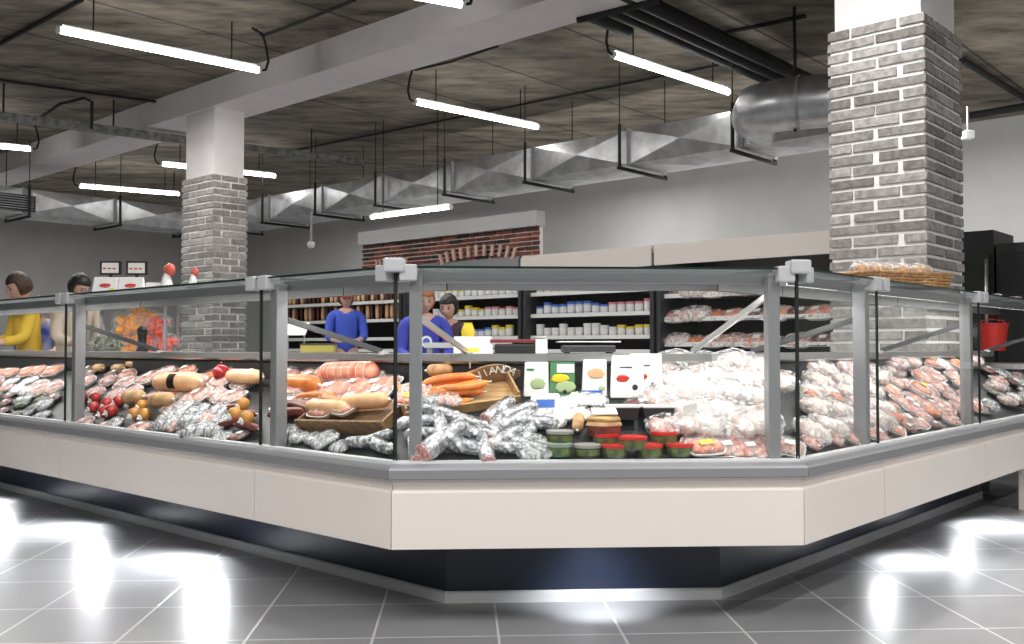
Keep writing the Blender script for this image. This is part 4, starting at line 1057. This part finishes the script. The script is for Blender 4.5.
# arches of upright bricks
for px, rad in ((478, .75), (393, .42)):
    c = on_q(px, 262, QF); pc = c.dot(U)
    bm = B()
    for k in range(-9, 10):
        a = k*R(8.2)
        for dq in (0,):
            z0 = 2.17; r0 = rad*.55; r1 = rad*.78
            cx = pc + math.sin(a)*rad*1.35; zz = z0 + math.cos(a)*rad*.42 - rad*.27
            if zz < z0+.02: continue
            Mx = Matrix.Translation(UV(cx, QF-.03, zz)) @ frame_mat((0, 0, 0), U, Z) @ Matrix.Rotation(-a*.5, 4, 'Z')
            box(bm, (0, 0, 0), (.035*rad/.75+.008, .15, .03), Mx)
    obj('brick_arch', bm, mat('pale salmon brick', (.62, .42, .34), .8), root, world=True)

# black rotisserie and cabinet at the far right
a0 = on_q(962, 280, QF-.4); p0r = a0.dot(U)
w1 = p0r - on_q(994, 280, QF-.4).dot(U)
root = thing('rotisserie_oven', 'tall black glass fronted oven right of the large brick column', 'oven', UV(p0r-w1/2, QF, 0))
bm = B(); prism_u(bm, p0r-w1, p0r, QF-.4, QF+.2, 0, 2.0); obj('cabinet', bm, M['black'], root, world=True)
bm = B(); prism_u(bm, p0r-w1+.03, p0r-.03, QF-.43, QF-.4, 1.0, 1.8); obj('door', bm, flatc('smoked oven glass', (.03, .035, .025), .08), root, world=True)
bm = B(); tube(bm, [UV(p0r-w1+.04, QF-.46, 1.1), UV(p0r-w1+.04, QF-.48, 1.4), UV(p0r-w1+.04, QF-.46, 1.75)], .014, 8); obj('handle', bm, M['steel'], root, True, True)
root = thing('black_cabinet', 'black cabinet beside the oven at the right edge', 'cabinet', UV(p0r-w1-.9, QF, 0))
bm = B(); prism_u(bm, p0r-w1-1.8, p0r-w1-.02, QF-.4, QF+.2, 0, 1.88); obj('body', bm, M['black'], root, world=True)
for k in range(2):
    bm = B(); prism_u(bm, p0r-w1-.9*(k+1)+.03, p0r-w1-.9*k-.05, QF-.425, QF-.4, .3, 1.8); dr = obj('door', bm, flatc('charcoal door', (.02, .02, .022), .2), root, world=True)
# grey wall-side counter with greens, right
root = thing('service_table', 'low grey service table behind the far right counter', 'table', UV(p0r-1.3, QF-1.2, 0))
bm = B(); prism_u(bm, p0r-2.4, p0r-.25, QF-1.5, QF-.9, .86, .90); obj('top', bm, M['steel'], root, world=True)
for a in (p0r-2.35, p0r-.35):
    for b in (QF-1.45, QF-1.0):
        bm = B(); prism_u(bm, a, a+.05, b, b+.05, 0, .86); obj('leg', bm, M['alu'], root, world=True)

# ------------------------------------------------------------------ rack with boxes and net bags on the left
YK = 7.1
rc = on_y(133, 300, YK); rc.z = 0
root = thing('shelf_rack', 'grey metal shelf rack behind the left counter, with boxes on its top', 'shelf rack', rc)
W = .56
for s in (-1, 1):
    for t in (-.15, .15):
        bm = B(); box(bm, (s*(W/2), t, .72), (.02, .02, 1.44)); obj('upright', bm, M['alu'], root)
for z in (.5, .93, 1.40):
    bm = B(); box(bm, (0, 0, z), (W+.04, .36, .025)); obj('shelf', bm, M['alu'], root)
mk_card('netprint', .2, .13, .1, M['paper'], [(M['red'], 0, .06, .09, .035, 'o'), (M['yellow'], .3, .03, .03, .02, 'o')])
for i, (x, s, lab) in enumerate([(-.19, .9, 'white carton with red print on the rack top, leftmost'), (-.01, .9, 'white carton with red print on the rack top, in the middle'), (.15, .6, 'white carton with red print on the rack top, rightmost')]):
    clone('netprint', Matrix.Translation(rc + Vector((x, 0, 1.413))), lab, 'carton', None, s)
bm = B()
for i, (x, w) in enumerate([(-.19, .12), (.0, .12)]):
    root = thing('sign_board', ['white price board in a black frame above the leftmost carton', 'white price board in a black frame above the middle carton'][i], 'sign', rc + Vector((x, .08, 1.413)))
    bm = B(); box(bm, (0, 0, .19), (w+.03, .02, .10)); box(bm, (0, 0, .07), (.02, .015, .14)); obj('frame', bm, M['black'], root)
    bm = B(); box(bm, (0, -.012, .19), (w, .004, .075)); obj('card', bm, M['paper'], root)
    bm = B()
    for k in range(3): box(bm, (-.04+k*.035, -.0155, .185), (.02, .003, .010))
    obj('print', bm, M['red'], root)
for i, (px, lab) in enumerate([(162, 'white paper cone with a red tip beside the cartons'), (193, 'white paper cone with a red tip before the farther brick column')]):
    a = on_y(px, 285, YK)
    if i == 0: a = rc + Vector((.24, 0, 1.413))
    else:
        a = hit(193, 285, C1 + nL*.2, U); a.z = ZT+.005
    s = 1 if i == 0 else .45
    root = thing('paper_cone', lab, 'paper cone', a)
    bm = B(); lathe(bm, [(.06*s, 0), (.03*s, .12*s), (.01*s, .16*s)], 14); obj('cone', bm, M['paper'], root, True, angle=40)
    bm = B(); blob(bm, (.02*s, 0, .17*s), (.04*s, .03*s, .05*s), .3, 2, 2, 4); obj('tip', bm, flatc('coral red print', (.75, .14, .09), .5), root, True)
# net bags of orange and red fruit
def mk_net(kind, m):
    root = rt('fruit_bag'); rr = random.Random(len(kind)); bm = B()
    for k in range(16):
        a = rr.uniform(0, 6.28); r = rr.uniform(.0, .07); blob(bm, (math.cos(a)*r, math.sin(a)*r*.8, .03+rr.uniform(0, .10)), (.034, .034, .034), .05, 2, 2, k)
    obj('fruit', bm, m, root, True)
    bm = B(); blob(bm, (0, 0, .085), (.11, .09, .092), .15, 2, 3, 3, flat=.9, ridge=.1); obj('net_film', bm, M['film'], root, True); proto(kind, root)
mk_net('netor', flatc('bright orange peel', (.95, .38, .02), .35)); mk_net('netred', flatc('bright red fruit', (.80, .08, .04), .3)); mk_net('netgreen', flatc('dark green leaves', (.10, .16, .04), .5, var=.5, vscale=30))
for px, z, kd, dy, s in [(116, .945, 'netgreen', 0, 1.1), (134, .945, 'netor', .0, 1.1), (152, .945, 'netred', 0, 1.1), (168, .945, 'netred', -.02, 1.0), (128, 1.10, 'netor', 0, 1.05), (147, 1.12, 'netor', .03, 1), (158, 1.09, 'netred', 0, 1.0), (105, .945, 'netgreen', 0, 1.0), (138, 1.21, 'netor', .02, .8)]:
    a = on_y(px, 300, YK); a.z = z
    c = {'netor': 'orange', 'netred': 'red', 'netgreen': 'dark green'}[kd]
    clone(kd, Matrix.Translation((a.x, a.y+dy, z)), 'net bag of bright %s produce heaped on the grey rack' % c, 'bag', '%s net bags on the grey rack' % c, s)

# ------------------------------------------------------------------ people
def person(px, q, label, top_z, face_deg, shirt, trousers, hair, headtilt=10, lean=0, cap=None, arm='down', emblem=False):
    """a standing figure: skinned body, head with face, hair, garments"""
    root = thing('person', label, 'person', (q.x, q.y, 0), (0, 0, R(face_deg)))
    k = top_z/1.72
    def skin(name, chain, edges, mt, sub=1):
        me = bpy.data.meshes.new(name); me.from_pydata([Vector(c[:3])*k for c in chain], edges, []); me.update()
        o = bpy.data.objects.new(name, me); COL.objects.link(o); o.parent = root
        md = o.modifiers.new('skin', 'SKIN'); md.use_smooth_shade = True
        for i, c in enumerate(chain): me.skin_vertices[0].data[i].radius = (c[3]*k, (c[4] if len(c) > 4 else c[3])*k)
        me.skin_vertices[0].data[0].use_root = True
        sb = o.modifiers.new('sub', 'SUBSURF'); sb.levels = sub; sb.render_levels = sub
        me.materials.append(mt); return o
    ln = lean
    # body faces -Y locally
    body = [(0, 0, .95, .14, .10), (0, -.02*ln, 1.12, .13, .095), (0, -.06*ln, 1.30, .16, .105), (0, -.09*ln, 1.42, .10, .08), (0, -.12*ln, 1.50, .05, .052),
            (.17, -.09*ln, 1.39, .055), (.21, -.06-.08*ln, 1.13, .042), (.14, -.28-.08*ln, 1.10, .032), (.11, -.34-.08*ln, 1.10, .026),
            (-.17, -.09*ln, 1.39, .055), (-.21, -.06-.08*ln, 1.13, .042), (-.14, -.28-.08*ln, 1.10, .032), (-.11, -.34-.08*ln, 1.10, .026),
            (.09, 0, .86, .085), (.10, -.01, .48, .058), (.10, .02, .09, .038), (.10, -.12, .03, .032),
            (-.09, 0, .86, .085), (-.10, -.01, .48, .058), (-.10, .02, .09, .038), (-.10, -.12, .03, .032)]
    ed = [(0,1), (1,2), (2,3), (3,4), (3,5), (5,6), (6,7), (7,8), (3,9), (9,10), (10,11), (11,12), (0,13), (13,14), (14,15), (15,16), (0,17), (17,18), (18,19), (19,20)]
    skin('body', body, ed, M['skin'])
    sh = [(0, 0, .90, .175, .14), (0, -.02*ln, 1.12, .145, .108), (0, -.06*ln, 1.30, .175, .118), (0, -.09*ln, 1.42, .11, .09), (.18, -.09*ln, 1.39, .068), (.215, -.06-.08*ln, 1.14, .056), (.16, -.22-.08*ln, 1.11, .045), (-.18, -.09*ln, 1.39, .068), (-.215, -.06-.08*ln, 1.14, .056), (-.16, -.22-.08*ln, 1.11, .045)]
    skin('shirt', sh, [(0,1), (1,2), (2,3), (3,4), (4,5), (5,6), (3,7), (7,8), (8,9)], shirt)
    tr = [(0, 0, .95, .175, .14), (.09, 0, .84, .10), (.10, -.01, .48, .075), (.10, .02, .10, .06), (-.09, 0, .84, .10), (-.10, -.01, .48, .075), (-.10, .02, .10, .06)]
    skin('trousers', tr, [(0,1), (1,2), (2,3), (0,4), (4,5), (5,6)], trousers)
    for s in (-1, 1):      # hands with fingers
        w = Vector((s*.11, -.34-.08*ln, 1.10))
        ch = [(w.x, w.y, w.z, .026, .018), (w.x*.95, w.y-.05, w.z, .034, .014)]; e = [(0, 1)]
        for f in range(4):
            o_ = (f-1.5)*.018; L_ = (.058, .07, .066, .05)[f]
            i0 = len(ch); ch += [(w.x*.95+o_, w.y-.09, w.z, .009), (w.x*.95+o_*1.1, w.y-.09-L_*.5, w.z-.010, .008), (w.x*.95+o_*1.15, w.y-.09-L_*.85, w.z-.030, .007)]
            e += [(1, i0), (i0, i0+1), (i0+1, i0+2)]
        i0 = len(ch); ch += [(w.x*.95-s*.04, w.y-.05, w.z-.006, .010), (w.x*.95-s*.052, w.y-.085, w.z-.014, .008)]; e += [(0, i0), (i0, i0+1)]
        skin('hand', ch, e, M['skin'])
    # head
    hp = Vector((0, -.14*ln-.01, 1.60))*k
    T = Matrix.Translation(hp) @ Matrix.Rotation(R(headtilt), 4, 'X') @ Matrix.Scale(k, 4)
    bm = B(); r = bmesh.ops.create_icosphere(bm, subdivisions=4, radius=1)
    for v in r['verts']:
        c = v.co.copy(); x, y, z = c.x*.076, c.y*.095, c.z*.118
        if z < 0: x *= 1+z*3.0; y = y*(1+z*1.2) - (0.006 if y < 0 else 0)
        if y < 0:
            y -= .020*math.exp(-((x/.013)**2)-(((z+.012)/.028)**2))      # nose
            y += .010*math.exp(-(((abs(x)-.030)/.017)**2)-(((z-.012)/.013)**2))   # eye sockets
            y -= .006*math.exp(-((x/.026)**2)-(((z+.055)/.010)**2))      # lips
            y -= .008*math.exp(-((x/.024)**2)-(((z+.098)/.018)**2))      # chin
        v.co = T @ Vector((x, y, z))
    for s in (-1, 1): blob(bm, (s*.078, .008, -.005), (.008, .018, .030), .1, 2, 2, 2, M=T)
    head = obj('head', bm, M['skin'], root, True)
    for s in (-1, 1):
        bm = B(); blob(bm, (s*.030, -.079, .013), (.012, .006, .007), 0, 1, 2, 0, M=T); ey = obj('eye', bm, M['hair_d'], head, True)
        bm = B(); blob(bm, (s*.030, -.080, .036), (.017, .006, .0035), 0, 1, 2, 0, M=T); obj('eyebrow', bm, hair, head, True)
    bm = B(); blob(bm, (0, -.090, -.055), (.022, .006, .007), 0, 1, 2, 0, M=T); obj('mouth', bm, flatc('lips', (.5, .2, .18), .5), head, True)
    bm = B(); r = bmesh.ops.create_icosphere(bm, subdivisions=4, radius=1)
    for v in r['verts']:
        c = v.co.copy(); n = 1 + .05*noise.noise(c*4)
        x, y, z = c.x*.092*n, c.y*.108*n+.014, c.z*.125*n+.012
        if y < -.03 and z < .052: y = -.03+(y+.03)*.1; 
        if z < -.06: z = -.06 + (z+.06)*.5
        v.co = T @ Vector((x, y, z))
    if cap is None: 
        hr = obj('hair', bm, hair, root, True)
    else:
        hr = obj('hair', bm, hair, root, True)
        bm = B(); r = bmesh.ops.create_icosphere(bm, subdivisions=3, radius=1)
        for v in r['verts']:
            c = v.co; v.co = T @ Vector((c.x*.10, c.y*.118+.008, max(.045, c.z*.14+.02)))
        box(bm, (0, -.14, .05), (.13, .09, .010), T); obj('cap', bm, cap, root, True, angle=40)
    if emblem:
        bm = B(); lathe(bm, [(.05*k, 0), (.05*k, .004)], 20); 
        bmesh.ops.rotate(bm, verts=bm.verts, matrix=Matrix.Rotation(R(90), 3, 'X')); bmesh.ops.translate(bm, verts=bm.verts, vec=Vector((0, -.20, 1.24))*k); obj('emblem', bm, M['paper'], root)
        bm = B(); lathe(bm, [(.03*k, 0), (.03*k, .006)], 20); 
        bmesh.ops.rotate(bm, verts=bm.verts, matrix=Matrix.Rotation(R(90), 3, 'X')); bmesh.ops.translate(bm, verts=bm.verts, vec=Vector((0, -.20, 1.24))*k); obj('emblem_dot', bm, M['blue'], root)
    return root
jeans = flatc('dark trousers', (.03, .035, .05), .8); 
def at_depth(px, y): q = on_y(px, 340, y); return q
person(30, at_depth(31, 8.3), 'brown haired person in a yellow top leaning behind the far left counter', 1.64, -50, flatc('yellow shirt', (.80, .52, .05), .8), jeans, M['hair_b'], 28, .7)
person(42, at_depth(40, 9.8), 'person in a white and navy top, mostly hidden behind the one in yellow', 1.52, 20, flatc('navy blue shirt', (.03, .05, .30), .8, col2=(.85, .85, .85), vscale=3), jeans, M['hair_b'], 10, .3)
person(72, at_depth(71, 8.4), 'black haired person in beige, head bent, behind the left counter', 1.64, 55, flatc('beige knit', (.62, .52, .42), .9, bump=.4), jeans, M['hair_d'], 30, .8)
person(346, at_depth(346, 11.6), 'distant person in a blue shirt and red cap before the far fridges', 1.72, 10, flatc('royal blue shirt', (.05, .10, .55), .8), flatc('maroon apron', (.25, .05, .06), .8), M['hair_b'], 10, 0, M['red'])
person(424, at_depth(424, 7.2), 'person with ginger hair in a deep blue shirt with a round white emblem', 1.47, 8, flatc('deep blue shirt', (.045, .06, .42), .75), jeans, M['hair_o'], 20, .4, None, emblem=True)
person(451, at_depth(451, 7.6), 'dark haired person in a maroon top right of the blue shirted one', 1.43, -20, flatc('maroon top', (.12, .03, .05), .8, col2=(.05, .03, .04), vscale=8), jeans, M['hair_d'], 20, .4)
# yellow bag
a = on_y(468, 322, 5.6); a.z = .0
root = thing('steel_table', 'narrow steel table inside the counter, under the yellow bag', 'table', a)
bm = B(); box(bm, (0, 0, 1.03), (.5, .32, .03)); obj('top', bm, M['steel'], root)
for s in (-1, 1):
    for t in (-1, 1):
        bm = B(); box(bm, (s*.22, t*.13, .51), (.03, .03, 1.02)); obj('leg', bm, M['alu'], root)
root = thing('yellow_bag', 'small bright yellow bag behind the stay arm above the sausages', 'bag', a + Z*1.046)
bm = B(); blob(bm, (0, 0, .055), (.04, .028, .055), .2, 2, 3, 3, flat=.9); obj('pouch', bm, M['yellow'], root, True)
bm = B(); box(bm, (0, 0, .11), (.05, .006, .014)); obj('folded_top', bm, M['yellow'], root)

# ------------------------------------------------------------------ lights of the hall, without visible fixtures
def area(loc, sx, sy, e, rot=(0, 0, 0), col=(1, .985, .965)):
    d = bpy.data.lights.new('unseen_hall_lamp', 'AREA'); d.shape = 'RECTANGLE'; d.size = sx; d.size_y = sy; d.energy = e; d.color = col
    o = bpy.data.objects.new('unseen_hall_lamp', d); COL.objects.link(o); o.location = loc; o.rotation_euler = rot; return o
for (x, y) in [(-4.5, 1.5), (-1.2, .5), (2.2, .5), (5.2, 1.5), (-1.5, -3), (2.5, -3)]:
    area((x, y, 4.0), 2.0, .1, 108, (0, 0, R(45)))
for (p, q) in [(6, 4.6), (2.2, 4.6), (10, 4.6), (14, 4), (4, 12.5), (10, 13), (17, 13), (-2, 11), (22, 4), (21, 9)]:
    o = area(UV(p, q, 4.1), 2.0, .12, 115, (0, 0, R(45)))  # area lamps added with no fixture, brightening the hall
for p in (0.5, 4.5, 8.5):      # lamps added above the far fridges to brighten the lower wall behind
    area(UV(p, QF+1.0, 2.35), 3.6, .1, 45, (V*.93+Z*.37).to_track_quat('-Z', 'Y').to_euler())
def under_lamp(px, side, e, aim=.50, d_in=.26, size=150, dz=.285):
    # unseen bodiless lamps set under the overhang to make the white floor pools
    P0, d, n = {'L': (C1, U, V), 'R': (C2, V, U), 'F': (C1, X1, Y1)}[side]
    q = hit(px, 500, P0 + n*d_in, d); q.z = dz
    ld = bpy.data.lights.new('unseen_under_lamp', 'SPOT'); ld.energy = e; ld.spot_size = R(size); ld.spot_blend = 1; ld.shadow_soft_size = .05; ld.color = (.93, .96, 1)
    o = bpy.data.objects.new('unseen_under_lamp', ld); COL.objects.link(o); o.location = q
    t = q - n*aim; t.z = 0
    o.rotation_euler = (t - q).to_track_quat('-Z', 'Y').to_euler()
for px, sd, e in [(5, 'L', 80), (95, 'L', 72), (210, 'L', 70), (880, 'R', 40), (960, 'R', 62)]: under_lamp(px, sd, e)
under_lamp(605, 'F', 16, -.22, .16, 100, .29)  # added lamp turned inward, giving the front kick plate its glow
w = bpy.data.worlds.new('world'); scene.world = w; w.use_nodes = True
w.node_tree.nodes['Background'].inputs[0].default_value = (.75, .8, .85, 1); w.node_tree.nodes['Background'].inputs[1].default_value = .1

for k, used in USED.items():
    if not used:
        def rm(o):
            for c in list(o.children): rm(c)
            bpy.data.objects.remove(o)
        rm(PROTO[k])
scene.view_settings.view_transform = 'Standard'; scene.view_settings.look = 'None'; scene.view_settings.gamma = 1
scene.view_settings.use_curve_mapping = False; scene.view_settings.exposure = 0.1
scene.cycles.transparent_max_bounces = 24
